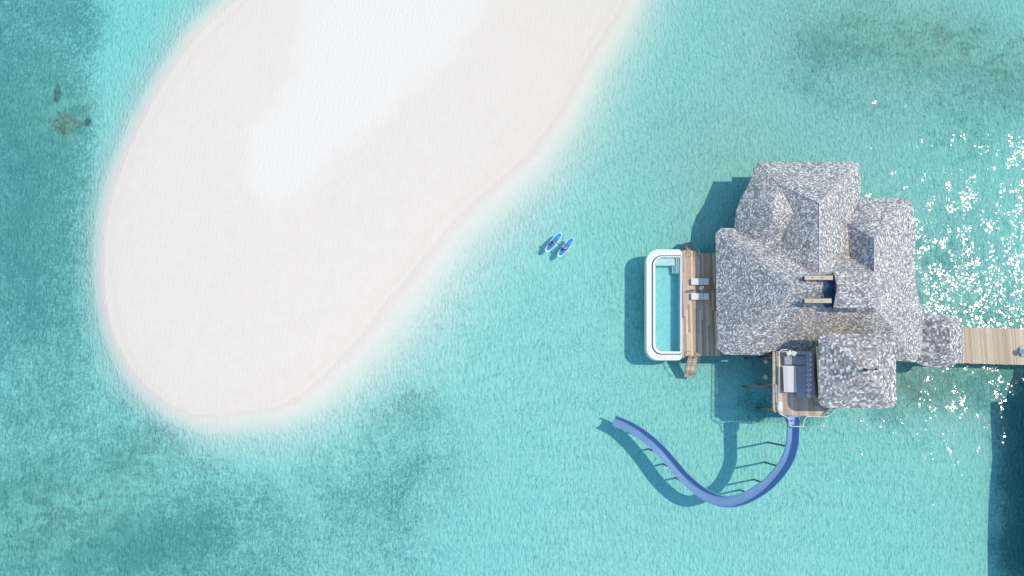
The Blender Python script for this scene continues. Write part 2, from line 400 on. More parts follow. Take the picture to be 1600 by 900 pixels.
def water_material(name='sea_water', amp=1.0, sig=1.0, rip=1.0):
    t = NT(name); t.n.remove(t.b); c = t.coord()
    lw = t.N('ShaderNodeTexNoise'); t.L(c, lw.inputs[0]); lw.inputs['Scale'].default_value = .045; lw.inputs['Detail'].default_value = 2
    lv = t.N('ShaderNodeVectorMath', operation='MULTIPLY_ADD'); t.L(lw.outputs['Color'], lv.inputs[0]); lv.inputs[1].default_value = (22, 22, 0); t.L(c, lv.inputs[2])
    cw = lv.outputs[0]
    a = t.noise(t.mapping(c, (1.25, .85, 1), (0, 0, R(-14))), 1.15, 5, .60, .3)
    b = t.noise(c, 5.0, 3, .5)
    big = t.noise(c, .12, 2)
    # chop: long swell slopes plus small facets, each with its own tilt (slopes in rise over run)
    def slopes(tex, gain):
        v = t.N('ShaderNodeVectorMath', operation='SUBTRACT'); t.L(tex, v.inputs[0]); v.inputs[1].default_value = (.5, .5, .5)
        q = t.N('ShaderNodeVectorMath', operation='SCALE'); t.L(v.outputs[0], q.inputs[0]); q.inputs['Scale'].default_value = gain * amp; return q.outputs[0]
    n1 = t.N('ShaderNodeTexNoise'); t.L(t.mapping(c, (1.25, .85, 1), (0, 0, R(-14))), n1.inputs[0]); n1.inputs['Scale'].default_value = .6; n1.inputs['Detail'].default_value = 3
    wc = t.N('ShaderNodeTexNoise'); t.L(c, wc.inputs[0]); wc.inputs['Scale'].default_value = 3; 
    wsc = t.N('ShaderNodeVectorMath', operation='MULTIPLY_ADD'); t.L(wc.outputs['Color'], wsc.inputs[0]); wsc.inputs[1].default_value = (.25, .25, 0); t.L(c, wsc.inputs[2])
    fc = t.N('ShaderNodeTexVoronoi', feature='F1'); t.L(wsc.outputs[0], fc.inputs['Vector']); fc.inputs['Scale'].default_value = 7.0
    sA = t.N('ShaderNodeVectorMath', operation='ADD'); t.L(slopes(n1.outputs['Color'], .36), sA.inputs[0]); t.L(slopes(fc.outputs['Color'], .095), sA.inputs[1])
    sM = t.N('ShaderNodeVectorMath', operation='MULTIPLY'); t.L(sA.outputs[0], sM.inputs[0]); sM.inputs[1].default_value = (1, 1, 0)
    sZ = t.N('ShaderNodeVectorMath', operation='ADD'); t.L(sM.outputs[0], sZ.inputs[0]); sZ.inputs[1].default_value = (0, 0, 1)
    bp = t.N('ShaderNodeVectorMath', operation='NORMALIZE'); t.L(sZ.outputs[0], bp.inputs[0])
    # caustic light lines painted into the transmission colour: brighter web, dimmer cells between
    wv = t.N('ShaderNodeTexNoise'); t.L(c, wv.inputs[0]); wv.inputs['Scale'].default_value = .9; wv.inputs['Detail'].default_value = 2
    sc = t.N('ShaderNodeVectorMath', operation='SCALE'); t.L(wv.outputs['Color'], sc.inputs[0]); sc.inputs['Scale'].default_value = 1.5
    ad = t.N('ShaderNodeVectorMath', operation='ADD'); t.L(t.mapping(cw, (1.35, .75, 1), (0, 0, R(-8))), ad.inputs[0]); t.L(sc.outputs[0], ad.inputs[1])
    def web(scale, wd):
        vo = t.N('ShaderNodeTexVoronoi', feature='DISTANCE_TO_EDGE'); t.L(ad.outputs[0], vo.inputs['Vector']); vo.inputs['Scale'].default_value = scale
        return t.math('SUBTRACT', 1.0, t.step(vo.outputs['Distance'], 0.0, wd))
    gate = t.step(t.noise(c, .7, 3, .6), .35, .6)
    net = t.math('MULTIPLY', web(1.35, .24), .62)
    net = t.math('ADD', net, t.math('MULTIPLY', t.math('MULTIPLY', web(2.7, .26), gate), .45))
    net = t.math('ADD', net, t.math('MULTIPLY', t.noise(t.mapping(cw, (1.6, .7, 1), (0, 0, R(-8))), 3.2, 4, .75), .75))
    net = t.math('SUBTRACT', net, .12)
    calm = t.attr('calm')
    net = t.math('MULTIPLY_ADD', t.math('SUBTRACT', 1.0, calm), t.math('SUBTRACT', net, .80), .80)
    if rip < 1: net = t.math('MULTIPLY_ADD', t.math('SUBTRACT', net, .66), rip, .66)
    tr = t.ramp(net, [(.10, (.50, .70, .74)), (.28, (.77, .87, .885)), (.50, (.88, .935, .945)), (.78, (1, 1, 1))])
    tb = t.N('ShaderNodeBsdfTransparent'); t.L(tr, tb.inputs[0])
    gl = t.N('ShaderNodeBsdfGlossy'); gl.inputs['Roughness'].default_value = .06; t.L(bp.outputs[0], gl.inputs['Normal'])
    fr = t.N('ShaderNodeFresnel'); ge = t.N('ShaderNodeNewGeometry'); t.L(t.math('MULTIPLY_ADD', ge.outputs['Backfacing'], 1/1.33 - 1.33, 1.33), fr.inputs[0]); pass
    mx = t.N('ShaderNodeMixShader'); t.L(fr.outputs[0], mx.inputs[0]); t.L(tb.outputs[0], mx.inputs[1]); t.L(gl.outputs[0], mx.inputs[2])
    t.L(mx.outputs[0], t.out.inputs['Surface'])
    va = t.N('ShaderNodeVolumeAbsorption'); va.inputs['Color'].default_value = (.235, .94, .958, 1); va.inputs['Density'].default_value = .38 * sig
    t.L(va.outputs[0], t.out.inputs['Volume'])
    return t.m
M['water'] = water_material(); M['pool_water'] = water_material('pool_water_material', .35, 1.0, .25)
me = bpy.data.meshes.new('water'); nv_ = nx * ny
co = np.stack([X.ravel(), Y.ravel(), np.zeros(nv_)], 1)
rim_i = np.concatenate([np.arange(nx), np.arange(1, ny) * nx + nx - 1, (ny - 1) * nx + np.arange(nx - 2, -1, -1), np.arange(ny - 2, 0, -1) * nx])
low = co[rim_i].copy(); low[:, 2] = -14
allco = np.vstack([co, low]); m_ = len(rim_i); k_ = np.arange(m_); kn = (k_ + 1) % m_
side = np.stack([rim_i[k_], nv_ + k_, nv_ + kn, rim_i[kn]], 1)
loops = np.concatenate([quads.ravel(), side.ravel(), (nv_ + np.arange(m_))[::-1]]).astype('i')
starts = np.concatenate([np.arange(0, (len(quads) + m_) * 4, 4), [(len(quads) + m_) * 4]]).astype('i')
me.vertices.add(len(allco)); me.vertices.foreach_set('co', allco.astype('f').ravel())
me.loops.add(len(loops)); me.loops.foreach_set('vertex_index', loops)
me.polygons.add(len(starts)); me.polygons.foreach_set('loop_start', starts); me.update(calc_edges=True); me.validate()
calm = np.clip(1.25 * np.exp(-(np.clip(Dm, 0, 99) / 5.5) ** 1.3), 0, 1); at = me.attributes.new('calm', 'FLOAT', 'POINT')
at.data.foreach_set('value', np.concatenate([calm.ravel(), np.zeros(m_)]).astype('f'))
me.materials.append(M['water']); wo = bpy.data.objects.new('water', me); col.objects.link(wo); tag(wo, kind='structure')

# ================================================================ roofs
def steeper(z): return z if z < 4.75 or z > 13 else 4.75 + (z - 4.75) * 1.22
def roof_obj(name, V, F, mat, parent, stains=(), thick=.22, label=None, solid=True, steep=True):
    """V: name -> (px,py,z); F: faces of names.  UVs run along the eave and up the slope, in metres"""
    used = {k for f in F for k in f}; keys = [k for k in V if k in used]; V = {k: (V[k][0], V[k][1], steeper(V[k][2])) for k in keys} if steep else V; idx = {k: i for i, k in enumerate(keys)}
    pts = [P(*V[k]) for k in keys]; off = parent_world(parent)
    faces = []
    for f in F:
        q = [idx[k] for k in f]
        n = (pts[q[1]] - pts[q[0]]).cross(pts[q[2]] - pts[q[0]])
        if n.z < 0: q = q[::-1]
        faces.append(q)
    me = bpy.data.meshes.new(name); me.from_pydata([tuple(p - off) for p in pts], [], faces); me.update()
    bm = bmesh.new(); bm.from_mesh(me)
    bmesh.ops.triangulate(bm, faces=[f for f in bm.faces if len(f.verts) > 4])
    bm.normal_update(); fl_ = bm.faces.layers.float_vector.new('plane')
    for f in bm.faces: f[fl_] = f.normal
    bmesh.ops.subdivide_edges(bm, edges=bm.edges[:], cuts=5, use_grid_fill=True)
    uvl = bm.loops.layers.uv.new('UVMap')
    for f in bm.faces:
        n = Vector(f[fl_]); n = n.normalized() if n.length > .1 else f.normal; h = Vector((-n.y, n.x, 0))
        ang = math.atan2(h.y, h.x); h = Vector((math.cos(ang), math.sin(ang), 0))
        s = n.cross(h).normalized()
        for l in f.loops: l[uvl].uv = (l.vert.co.dot(h) + ang * 3, l.vert.co.dot(s) + 50)
    # slight sag and unevenness
    sl_ = bm.verts.layers.float.new('stain')
    for v in bm.verts:
        wp = v.co + off; s = 0
        for (a, b, z, rx, ry, amt) in stains:
            c = P(a, b, z); s += amt * math.exp(-((wp.x - c.x) / (rx / 13)) ** 2 - ((wp.y - c.y) / (ry / 13)) ** 2)
        v[sl_] = min(s, 1)
        v.co.z += .010 * math.sin(wp.x * 1.7 + wp.y * .6) + .008 * math.sin(wp.y * 2.3 - wp.x)
    bm.to_mesh(me); bm.free(); me.materials.append(mat)
    o = bpy.data.objects.new(name, me); col.objects.link(o); o.parent = parent
    if solid:
        m = o.modifiers.new('thickness', 'SOLIDIFY'); m.thickness = thick; m.offset = -1
    if label: o['label'] = label
    return o
def ridge(parent, lines, V, r=.045, mat=None, lift=.03):
    for a, b in lines:
        mb = MB(); p, q = P(*V[a][:2], steeper(V[a][2])), P(*V[b][:2], steeper(V[b][2])); mb.tube([p + Vector((0, 0, lift)), (p + q) / 2 + Vector((0, 0, lift)), q + Vector((0, 0, lift))], r, 6)
        mb.build('ridge_cap', mat or M['ridge'], parent)

EZ = 4.75
villa = empty('overwater_villa', P(1290, 430, 0), 'large stilted villa with joined grey shingled hip roofs behind the sun deck', 'villa')
V = dict(
 A=(1184,253,EZ), B0=(1331,252,EZ), B1=(1340,254,EZ), B2=(1344,261,EZ), C=(1345,309,EZ),
 D=(1280,317.5,8.7), E=(1280,428,8.75), H=(1217,288,6.7), V1=(1241,334,7.05), V2=(1221,371,6.35), Pk=(1207,333,7.95),
 a1=(1175,274,EZ), a2=(1168,292,EZ), a3=(1157,310,EZ), a4=(1150,330,EZ), a5=(1147,358,EZ-.05),
 w1=(1155,365,4.95), w2=(1186,378,5.75), w3=(1220,394,6.6), w4=(1259,422,8.2),
 L1=(1324,349,6.1), L2=(1328,402,6.3),
 c2=(1412,309,EZ), c3=(1423,314,EZ), c4=(1428,328,EZ), c5=(1430,380,EZ), c6=(1430.5,440,EZ), c7=(1435,470,EZ), c8=(1446,489,EZ), c9=(1441.5,515,EZ), c10=(1441,545,EZ),
 c11=(1438,558,EZ), c12=(1429,566,EZ), c13=(1404,564,EZ),
 F=(1366,373,8.4), G1=(1366,424,8.45), G=(1365,448,9.35), G3=(1366,482,8.45), K1=(1396,513,6.6), K2=(1405,534,5.9),
 Wa=(1237,447,9.5), W0=(1151,357,EZ+.03), W1=(1127,356,EZ), W2=(1118,365,EZ), W3=(1120,543,EZ), W4=(1131,554,EZ),
 s1=(1190,555,EZ), s2=(1206,548.5,EZ+.05), s3=(1240,548.5,EZ+.05), s4=(1292,549,EZ+.05), s5=(1350,556,EZ+.05))
north = roof_obj('roof', V, [('A','B0','D','H'),('B0','B1','D'),('B1','B2','D'),('B2','C','L1','D'),('D','L1','L2','E'),
    ('H','D','V1'),('D','E','w4'),('D','w4','V1'),('V1','w4','w3'),('V1','w3','V2'),('V2','w3','w2'),('V2','w2','Pk'),
    ('H','V1','Pk'),('Pk','V1','V2'),('A','a1','H'),('a1','Pk','H'),('a1','a2','Pk'),('a2','a3','Pk'),('a3','a4','Pk'),('a4','a5','Pk'),('a5','w1','Pk'),('w1','w2','Pk')],
    M['shingle'], villa, stains=[(1325,365,6,9,40,.9),(1262,425,8,14,8,.7),(1215,345,7,14,30,.35)], label='north wing hip roof with small west gable')
west = roof_obj('roof', V, [('W0','W1','w1'),('W1','Wa','w1'),('w1','Wa','w2'),('w2','Wa','w3'),('w3','Wa','w4'),('w4','Wa','E'),('E','Wa','G','G1'),('E','G1','L2'),
    ('W1','W2','Wa'),('W2','W3','Wa'),('W3','W4','Wa'),('W4','s1','Wa'),('s1','s2','Wa'),('s2','s3','Wa'),('s3','G','Wa'),('s3','s4','G'),('s4','s5','G3'),('s4','G3','G'),('s5','K1','G3'),('s5','K2','K1'),('s5','c13','K2')],
    M['shingle'], villa, stains=[(1330,405,7,26,7,.9),(1355,420,7,20,7,.6),(1300,515,6,45,14,.95),(1265,500,7,50,30,.5),(1345,500,7,35,22,.4),(1180,550,5,60,8,.4)], label='main wing hip roof with tan stains')
east = roof_obj('roof', V, [('C','c2','F'),('C','F','L1'),('L1','F','G1','L2'),('c2','c3','F'),('c3','c4','F'),('c4','c5','F'),('c5','c6','G1','F'),('c6','G','G1'),('c6','c7','G3','G'),('c7','c8','G3'),
    ('c8','K1','G3'),('c8','c9','K1'),('c9','K2','K1'),('c9','c10','K2'),('c10','c11','K2'),('c11','c12','K2'),('c12','c13','K2')],
    M['shingle'], villa, stains=[(1345,312,5,14,6,.7),(1395,420,7,20,40,.25),(1408,545,5,14,20,.5),(1385,500,6,12,20,.4)], label='east wing hip roof')
ridge(villa, [('D','E'),('F','G1'),('D','B1'),('F','c3'),('W1','Wa'),('W4','Wa'),('D','H'),('H','A'),('K1','G3')], V, .028)
# porch roof over the boardwalk end
VP = dict(p1=(1430,492,3.6),p2=(1462,490,3.6),p3=(1484,492,3.6),p4=(1496,497,3.6),p5=(1503,507,3.6),p6=(1506,520,3.6),p7=(1505.5,553,3.6),p8=(1500,562,3.6),p9=(1489,572.5,3.6),p10=(1465,574,3.6),p11=(1442,571,3.6),p12=(1430,566,3.6),
          r1=(1484,515,5.0), r2=(1484,546,5.0))
roof_obj('porch_roof', VP, [('p1','p2','r1'),('p2','p3','r1'),('p3','p4','r1'),('p4','p5','r1'),('p5','p6','r1'),('p6','p7','r2','r1'),('p7','p8','r2'),('p8','p9','r2'),('p9','p10','r2'),('p10','p11','r2'),('p11','p12','r2'),('p12','p1','r1','r2')],
         M['shingle_tower'], villa, steep=False)
# sliding roof panel, raised on a frame above the main ridge
VS = dict(a=(1303,424,9.35), b=(1367,424,9.35), c=(1367,481,9.35), d=(1303,481,9.35), e=(1309,447.5,10.35), f=(1367,447.5,10.35))
pan = roof_obj('sliding_roof_panel', VS, [('a','b','f','e'),('d','c','f','e')], M['shingle'], villa, thick=.12, stains=[(1335,435,10,25,9,.7)])
ga = MB(); pa, pdn, pe = [P(*VS[k][:2], steeper(VS[k][2])) for k in 'ade']
dn = Vector((0, 0, -.14))
ga.hexa([pdn + dn + Vector((.3,0,-1.2)), pdn + dn + Vector((.45,0,-1.2)), pa + dn + Vector((.45,0,-1.2)), pa + dn + Vector((.3,0,-1.2))],
        [pdn + dn + Vector((.3,0,0)), pdn + dn + Vector((.45,0,0)), pa + dn + Vector((.45,0,0)), pa + dn + Vector((.3,0,0))])
ga.build('gable_glazing', M['glass'], pan)
fa = MB()
for y0 in (pa, pdn):
    fa.beam(y0 + Vector((-.04, 0, -.02)), pe + Vector((-.04, 0, -.02)), .05, .14)
fa.build('fascia', M['timber'], pan)
def roof_rail(px0, px1, py, z0, z1, wd):
    z0, z1 = steeper(z0), steeper(z1); a, b = P(px0, py, z0), P(px1, py, z1); mb = MB(); mb.beam(a, b, wd, .14, .8)
    o = mb.build('sliding_track', M['walk'], villa)
    for tt in (.03, .35, .65, .95):
        m2 = MB(); q = a.lerp(b, tt); m2.box((q.x - .12, q.y - wd*.45, q.z - .55), (q.x + .12, q.y + wd*.45, q.z - .075)); m2.build('bracket', M['dark_metal'], o)
    for tt in (.28, .62): m2 = MB(); q = a.lerp(b, tt); m2.cyl(q.x, q.y, q.z + .075, q.z + .16, .05, 8); m2.build('bolt', M['dark_metal'], o)
    d = (b - a).normalized(); n = Vector((-d.y, d.x, 0)).normalized() * (wd / 2 + .03)
    for sg in (-1, 1): m3 = MB(); m3.beam(a + n*sg, b + n*sg, .045, .2); m3.build('side_rail', M['dark_metal'], o)
roof_rail(1257, 1301, 434, 9.55, 9.75, .46)
roof_rail(1257, 1299, 470, 9.45, 9.6, .46)
roof_obj('dark_roof_sheet', dict(a=(1288,429,8.85), b=(1304,429,8.83), c=(1304,447.5,9.58), d=(1288,447.5,9.60), e=(1304,480,8.10), f=(1288,480,8.10)),
         [('a','b','c','d'),('d','c','e','f')], M['dark_sheet'], villa, thick=.05)  # dark blue sheet laid just above both roof slopes, beside the raised panel
# walls, windows, stilts
PZ = 1.75
def wallbox(name, x0, y0, x1, y1, z, top, parent, mat='wall', bot=PZ, windows=True):
    a, b = P(x0, y1, z), P(x1, y0, z); m = MB(); H = top - bot
    lo, hi = (a.x, a.y, bot), (b.x, b.y, top)
    m.box(lo, hi); wl_ = m.build(name, M[mat], parent)
    if windows:
        for side in range(4):
            Lx = (b.x - a.x) if side in (0, 2) else (b.y - a.y); n = max(1, int(Lx / 2.6))
            for k in range(n):
                cc = (k + .5) * Lx / n; hw = min(.9, Lx / n * .36)
                def bx(u0, u1, z0, z1, t0, t1):
                    if side == 0: return (a.x + u0, a.y - t0, z0), (a.x + u1, a.y - t1, z1)
                    if side == 2: return (a.x + u0, b.y + t0, z0), (a.x + u1, b.y + t1, z1)
                    if side == 1: return (b.x + t0, a.y + u0, z0), (b.x + t1, a.y + u1, z1)
                    return (a.x - t0, a.y + u0, z0), (a.x - t1, a.y + u1, z1)
                g = MB().box(*bx(cc - hw, cc + hw, bot + .5, bot + 2.3, .003, .03)); wdw = g.build('window', M['glass'], wl_)
                f = MB()
                f.box(*bx(cc - hw - .08, cc - hw, bot + .42, bot + 2.38, .0035, .07)); f.box(*bx(cc + hw, cc + hw + .08, bot + .42, bot + 2.38, .0035, .07))
                f.box(*bx(cc - hw, cc + hw, bot + .42, bot + .5, .0035, .07)); f.box(*bx(cc - hw, cc + hw, bot + 2.3, bot + 2.38, .0035, .07))
                f.build('frame', M['timber'], wdw)
    return wl_
wallbox('wall', 1140, 372, 1288, 538, EZ, 5.1, villa)
wallbox('wall', 1192, 270, 1328, 371, EZ, 5.1, villa)
wallbox('wall', 1332, 326, 1414, 552, EZ, 5.1, villa)
pf = MB()
def slab(mb, x0, y0, x1, y1, z, t=.3, zz=None):
    a, b = P(x0, y1, z), P(x1, y0, z); mb.box((a.x, a.y, z - t), (b.x, b.y, z)); return a, b
for (x0, y0, x1, y1, dz) in ((1126,368,1300,553,0), (1182,262,1336,367.9,0), (1300.1,315,1424,561,0)):
    a, b = P(x0, y1, PZ), P(x1, y0, PZ); cc = P(800, 610, 0)
    pf.box((a.x, a.y, PZ - .3), (b.x, b.y, PZ - .002))
pf.build('platform', M['timber'], villa)
for (x, y) in [(1160,395),(1160,450),(1160,505),(1160,545),(1215,285),(1215,335),(1270,285),(1320,285),(1320,335),(1215,395),(1215,450),(1215,530),(1270,395),(1270,450),(1270,530),(1330,400),(1330,460),(1330,530),(1400,335),(1400,390),(1400,450),(1400,505),(1400,548)]:
    p = P(x, y, PZ); m = MB(); m.cyl(p.x, p.y, -DEPTH - .5, PZ - .303, .17, 10); m.build('stilt', M['pile'], villa, smooth=True)
for (x, y) in [(1494,505),(1494,560)]:
    p = P(x, y, 3.5); m = MB(); m.cyl(p.x, p.y, 1.8, 3.85, .11, 10); m.build('porch_post', M['timber'], villa, smooth=True)

# ---------------------------------------------------------------- lookout tower
TZ = 9.7; twc = P(1340, 580, TZ)
tower = empty('lookout_pavilion', (twc.x, twc.y, 0), 'square lookout tower with rounded shingle hip roof beside the upper lounge deck', 'tower')
tc = []
def arc(cx, cy, r, a0, a1, n=4): return [(cx + r*math.cos(R(a0 + (a1-a0)*i/n)), cy + r*math.sin(R(a0 + (a1-a0)*i/n))) for i in range(n + 1)]
out = arc(1388,534,12,-90,0) + arc(1388,626,12,0,90) + arc(1293.5,623,14.5,90,180) + arc(1290,532,11,180,270)
VT = {f't{i}': (x + 1.2*math.sin(i*2.1)*0, y, TZ) for i, (x, y) in enumerate(out)}; n = len(out)
VT['q1'] = (1338, 577, 11.85); VT['q2'] = (1362, 576, 11.85); VT['q0'] = (1352, 577.5, 12.1)
FT = []
for i in range(n):
    x = (out[i][0] + out[(i+1) % n][0]) / 2
    FT.append((f't{i}', f't{(i+1)%n}', 'q0'))
del VT['q1'], VT['q2']
roof_obj('roof', VT, FT, M['shingle_tower'], tower, steep=False, stains=[(1350,565,11.5,14,12,1),(1352,592,11,9,10,1),(1330,555,11,8,8,.6)])
wallbox('wall', 1296, 540, 1384, 622, TZ, TZ + .25, tower, bot=PZ + .1)
for (x, y) in [(1300,545),(1380,545),(1300,617),(1380,617),(1340,580)]:
    p = P(x, y, TZ); m = MB(); m.cyl(p.x, p.y, -DEPTH - .5, PZ + .098, .2, 10); m.build('stilt', M['pile'], tower, smooth=True)
fp = P(1351, 578, 12.05); fi = MB()
fi.lathe(fp.x, fp.y, [(.16, 12.0), (.2, 12.15), (.12, 12.3), (.04, 12.4), (.03, 14.5), (.02, 14.55)], 10)
fo = fi.build('lightning_rod', M['dark_metal'], tower, smooth=True)
b_ = MB(); b_.lathe(fp.x, fp.y, [(.02, 14.5), (.12, 14.58), (.15, 14.7), (.1, 14.82), (.01, 14.9)], 10); b_.build('ball_tip', M['dark_metal'], fo, smooth=True)
b_ = MB(); b_.lathe(fp.x, fp.y, [(.03, 12.45), (.13, 12.5), (.13, 12.62), (.03, 12.7)], 10); b_.build('collar', M['dark_metal'], fo, smooth=True)

# ================================================================ upper lounge deck
UZ = 6.15
ud = empty('upper_deck', P(1245, 600, 0) , 'raised wooden lounge deck with white handrail beside the shingled tower', 'deck')
def planks(mb, outline_px, z, wd, gap=.012, thick=.04, direction='y', seg=(2.0, 5.0), ragged=0.0, zj=.004, tone=(0, 1)):
    pl = [tuple(P(a, b, z).xy) for a, b in outline_px]
    if direction == 'x': pl = [(y, x) for x, y in pl]
    xs = [p[0] for p in pl]; x = min(xs)
    while x < max(xs) - .02:
        xm = min(x + wd / 2, max(xs)); ys = []
        for i in range(len(pl)):
            (xa, ya), (xb, yb) = pl[i], pl[(i + 1) % len(pl)]
            if (xa > xm) != (xb > xm): ys.append(ya + (yb - ya) * (xm - xa) / (xb - xa))
        ys.sort()
        for k in range(0, len(ys) - 1, 2):
            y0, y1 = ys[k] - random.uniform(0, ragged), ys[k + 1] + random.uniform(0, ragged); y = y0
            while y < y1 - .01:
                L_ = random.uniform(*seg) if seg else 99; ye = min(y + L_, y1)
                if y1 - ye < .5: ye = y1
                zt = z + random.uniform(-zj, zj); tn = random.random() ** 1.0 * (tone[1]-tone[0]) + tone[0]
                a, b = (x, y), (min(x + wd, max(xs)) - gap, ye - gap * .5)
                if direction == 'x': a, b = (a[1], a[0]), (b[1], b[0])
                mb.box((a[0], a[1], zt - thick), (b[0], b[1], zt), tn); y = ye
        x += wd
arcE = arc(1279, 632, 19, 90, 0, 5)
deck_out = [(1213,548),(1278,549),(1281,549),(1298,560),(1298,632)] + [(x, y - 1) for x, y in arcE[::-1]][1:] + [(1256,650),(1221,649),(1213,641)]
m = MB(); planks(m, deck_out, UZ, .24, seg=(2.5, 6)); m.build('floor_boards', M['deck_up'], ud)
m = MB(); m.prism([tuple(P(a, b, UZ).xy) for a, b in [(1214,549),(1296,562),(1296,630),(1289,644),(1278,649),(1222,648),(1214,640)]], UZ - .3, UZ - .06); m.build('deck_frame', M['timber'], ud)
m = MB(); planks(m, [(1207.3,547.5),(1211.6,547.5),(1211.8,645),(1207.6,641)], UZ - .12, .12, direction='x', seg=None, tone=(.55, 1)); m.build('ledge', M['deck_up'], ud)
for (x, y) in [(1218,556),(1218,600),(1218,640),(1262,556),(1262,642),(1290,625)]:
    p = P(x, y, UZ); m = MB(); m.cyl(p.x, p.y, -DEPTH - .5, UZ - .303, .15, 10); m.build('support_post', M['pile'], ud, smooth=True)
# handrail
RZ = UZ + 1.0
rail1 = [(1226,546.5),(1216,547.5),(1213,551),(1212.6,600),(1212.5,640),(1215,647),(1221,649.5),(1226,652),(1229,657),(1230,665)]
rail2 = [(1250,666),(1251.5,656),(1254,652),(1257,650)] + [(x + 2, y + 0) for x, y in arcE] 
for rl in (rail1, rail2):
    pp = [P(x, y, UZ + .05) for x, y in rl]; pr = [Vector((p.x, p.y, RZ)) for p in pp]
    m = MB(); m.tube(pr, .05, 8); ro = m.build('handrail', M['rail_white'], ud, smooth=True)
    m = MB()
    d = 0; last = -9
    for i in range(len(pp) - 1):
        a, b = pp[i], pp[i + 1]; L_ = (b - a).length; k = 0
        while k < L_:
            q = a.lerp(b, k / L_); m.cyl(q.x, q.y, UZ - .1, RZ, .025, 6); k += 1.1
    for hz in (.25, .5, .75): m.tube([Vector((p.x, p.y, UZ + hz)) for p in pp], .012, 5)
    m.build('baluster', M['dark_metal'], ro)
m = MB(); a, b = P(1230, 665.5, RZ), P(1250, 666, RZ); a = Vector((P(1230,665.5,UZ).x, P(1230,665.5,UZ).y, RZ)); b = Vector((P(1250,666,UZ).x, P(1250,666,UZ).y, RZ))
m.tube([a, b], .05, 8); m.tube([a, a - Vector((0,0,1.05))], .04, 8); m.tube([b, b - Vector((0,0,1.05))], .04, 8); m.build('gate_bar', M['rail_white'], ud, smooth=True)
SZ = 3.3; a, b = P(1277.3, 541, UZ + SZ), P(1277.3, 617, UZ + SZ)
m = MB(); m.box((a.x - .09, b.y, UZ + SZ - .14), (a.x + .07, a.y, UZ + SZ), .95); scr = m.build('awning_beam', M['deck_up'], ud)
for k in range(2): q = a.lerp(b, .01 + .98 * k); m = MB(); m.cyl(q.x, q.y, UZ - .1, UZ + SZ - .143, .04, 8); m.build('awning_post', M['dark_metal'], scr, smooth=True)

# sofa (L-shaped)
sp_ = P(1258, 590, UZ); sofa = empty('corner_sofa', (sp_.x, sp_.y, UZ), 'blue grey corner sofa with a row of tilted back cushions on the upper deck', 'sofa')
def pbox(mb, x0, y0, x1, y1, z0, z1, zref=None):
    a, b = P(x0, y1, zref if zref is not None else z1), P(x1, y0, zref if zref is not None else z1); mb.box((a.x, a.y, z0), (b.x, b.y, z1)); return mb
s0 = UZ + .05
m = MB(); pbox(m, 1246, 571, 1269, 620.5, s0, s0 + .22); pbox(m, 1226.5, 550, 1269, 569.6, s0, s0 + .22); m.build('base', M['timber'], sofa, bevel=.03)
m = MB(); pbox(m, 1245.5, 571, 1263, 621, s0 + .223, s0 + .48); m.build('seat', M['sofa'], sofa, bevel=.07)
m = MB(); pbox(m, 1226, 555.5, 1263, 570, s0 + .223, s0 + .48); m.build('seat', M['sofa'], sofa, bevel=.07)
m = MB(); pbox(m, 1264.5, 549.5, 1271, 621.5, s0, s0 + .85); m.build('backrest', M['sofa'], sofa, bevel=.07)
m = MB(); pbox(m, 1235.5, 549, 1264, 554.5, s0, s0 + .8); m.build('backrest', M['sofa'], sofa, bevel=.07)
def pillow_mb(c, sx, sy, th, rot=Matrix.Identity(3)):
    mb = MB(); N = 8; vs_ = []; fs = []
    for sgn in (1, -1):
        for j in range(N + 1):
            for i in range(N + 1):
                u_, v_ = i / N * 2 - 1, j / N * 2 - 1
                hgt = th * (max(0, (1 - u_**2)) * max(0, (1 - v_**2))) ** .38
                pin = 1 - .10 * (1 - u_**2) * v_**2; pin2 = 1 - .10 * (1 - v_**2) * u_**2
                vs_.append(Vector(c) + rot @ Vector((u_ * sx * pin2, v_ * sy * pin, sgn * hgt)))
    B = (N + 1) ** 2
    for j in range(N):
        for i in range(N):
            a = j*(N+1)+i; fs.append((a, a+1, a+N+2, a+N+1)); fs.append((B+a, B+a+N+1, B+a+N+2, B+a+1))
    mb.add(vs_, fs); return mb
for k in range(9):
    yy = 554 + k * 7.9; c = P(1264.3, yy, s0 + .72)
    rot = Matrix.Rotation(R(-55), 3, 'Y') @ Matrix.Rotation(R(random.uniform(35, 55)), 3, 'Z')
    pillow_mb(c, .30, .30, .10, rot).build('back_cushion', M['sofa_cushion'], sofa, smooth=True)
for k, (x, y, rz) in enumerate([(1233, 552, 35), (1240, 552.5, -20)]):
    c = P(x, y, s0 + .9); m = pillow_mb((0, 0, 0), .33, .33, .12, Matrix.Rotation(R(rz), 3, 'Z') @ Matrix.Rotation(R(35), 3, 'X'))
    o = m.build('throw_pillow', M['cushion']); o.location = c
    tag(o, ['white throw pillow at the sunny left end of the corner sofa', 'white throw pillow right of the one at the sunny sofa end'][k], 'pillow', 'white pillows on the corner sofa')
# long table
tb = P(1233, 592, UZ); tbl = empty('lounge_table', (tb.x, tb.y, UZ), 'long low pale table in front of the corner sofa', 'table')
m = MB(); pbox(m, 1225, 571.5, 1231.2, 613, UZ + .62, UZ + .74); m.build('table_top', M['table'], tbl, bevel=.02)
m = MB(); pbox(m, 1231.4, 571.5, 1243.5, 613, UZ + .62, UZ + .745); m.build('table_top', M['table2'], tbl, bevel=.02)
for (x, y) in ((1227,575),(1241,575),(1227,610),(1241,610)):
    p = P(x, y, UZ + .6); m = MB(); m.box((p.x - .06, p.y - .06, UZ + .005), (p.x + .06, p.y + .06, UZ + .619)); m.build('leg', M['timber'], tbl)
m = MB(); pbox(m, 1226.5, 574, 1242, 611, UZ + .2, UZ + .26); m.build('lower_shelf', M['table'], tbl)
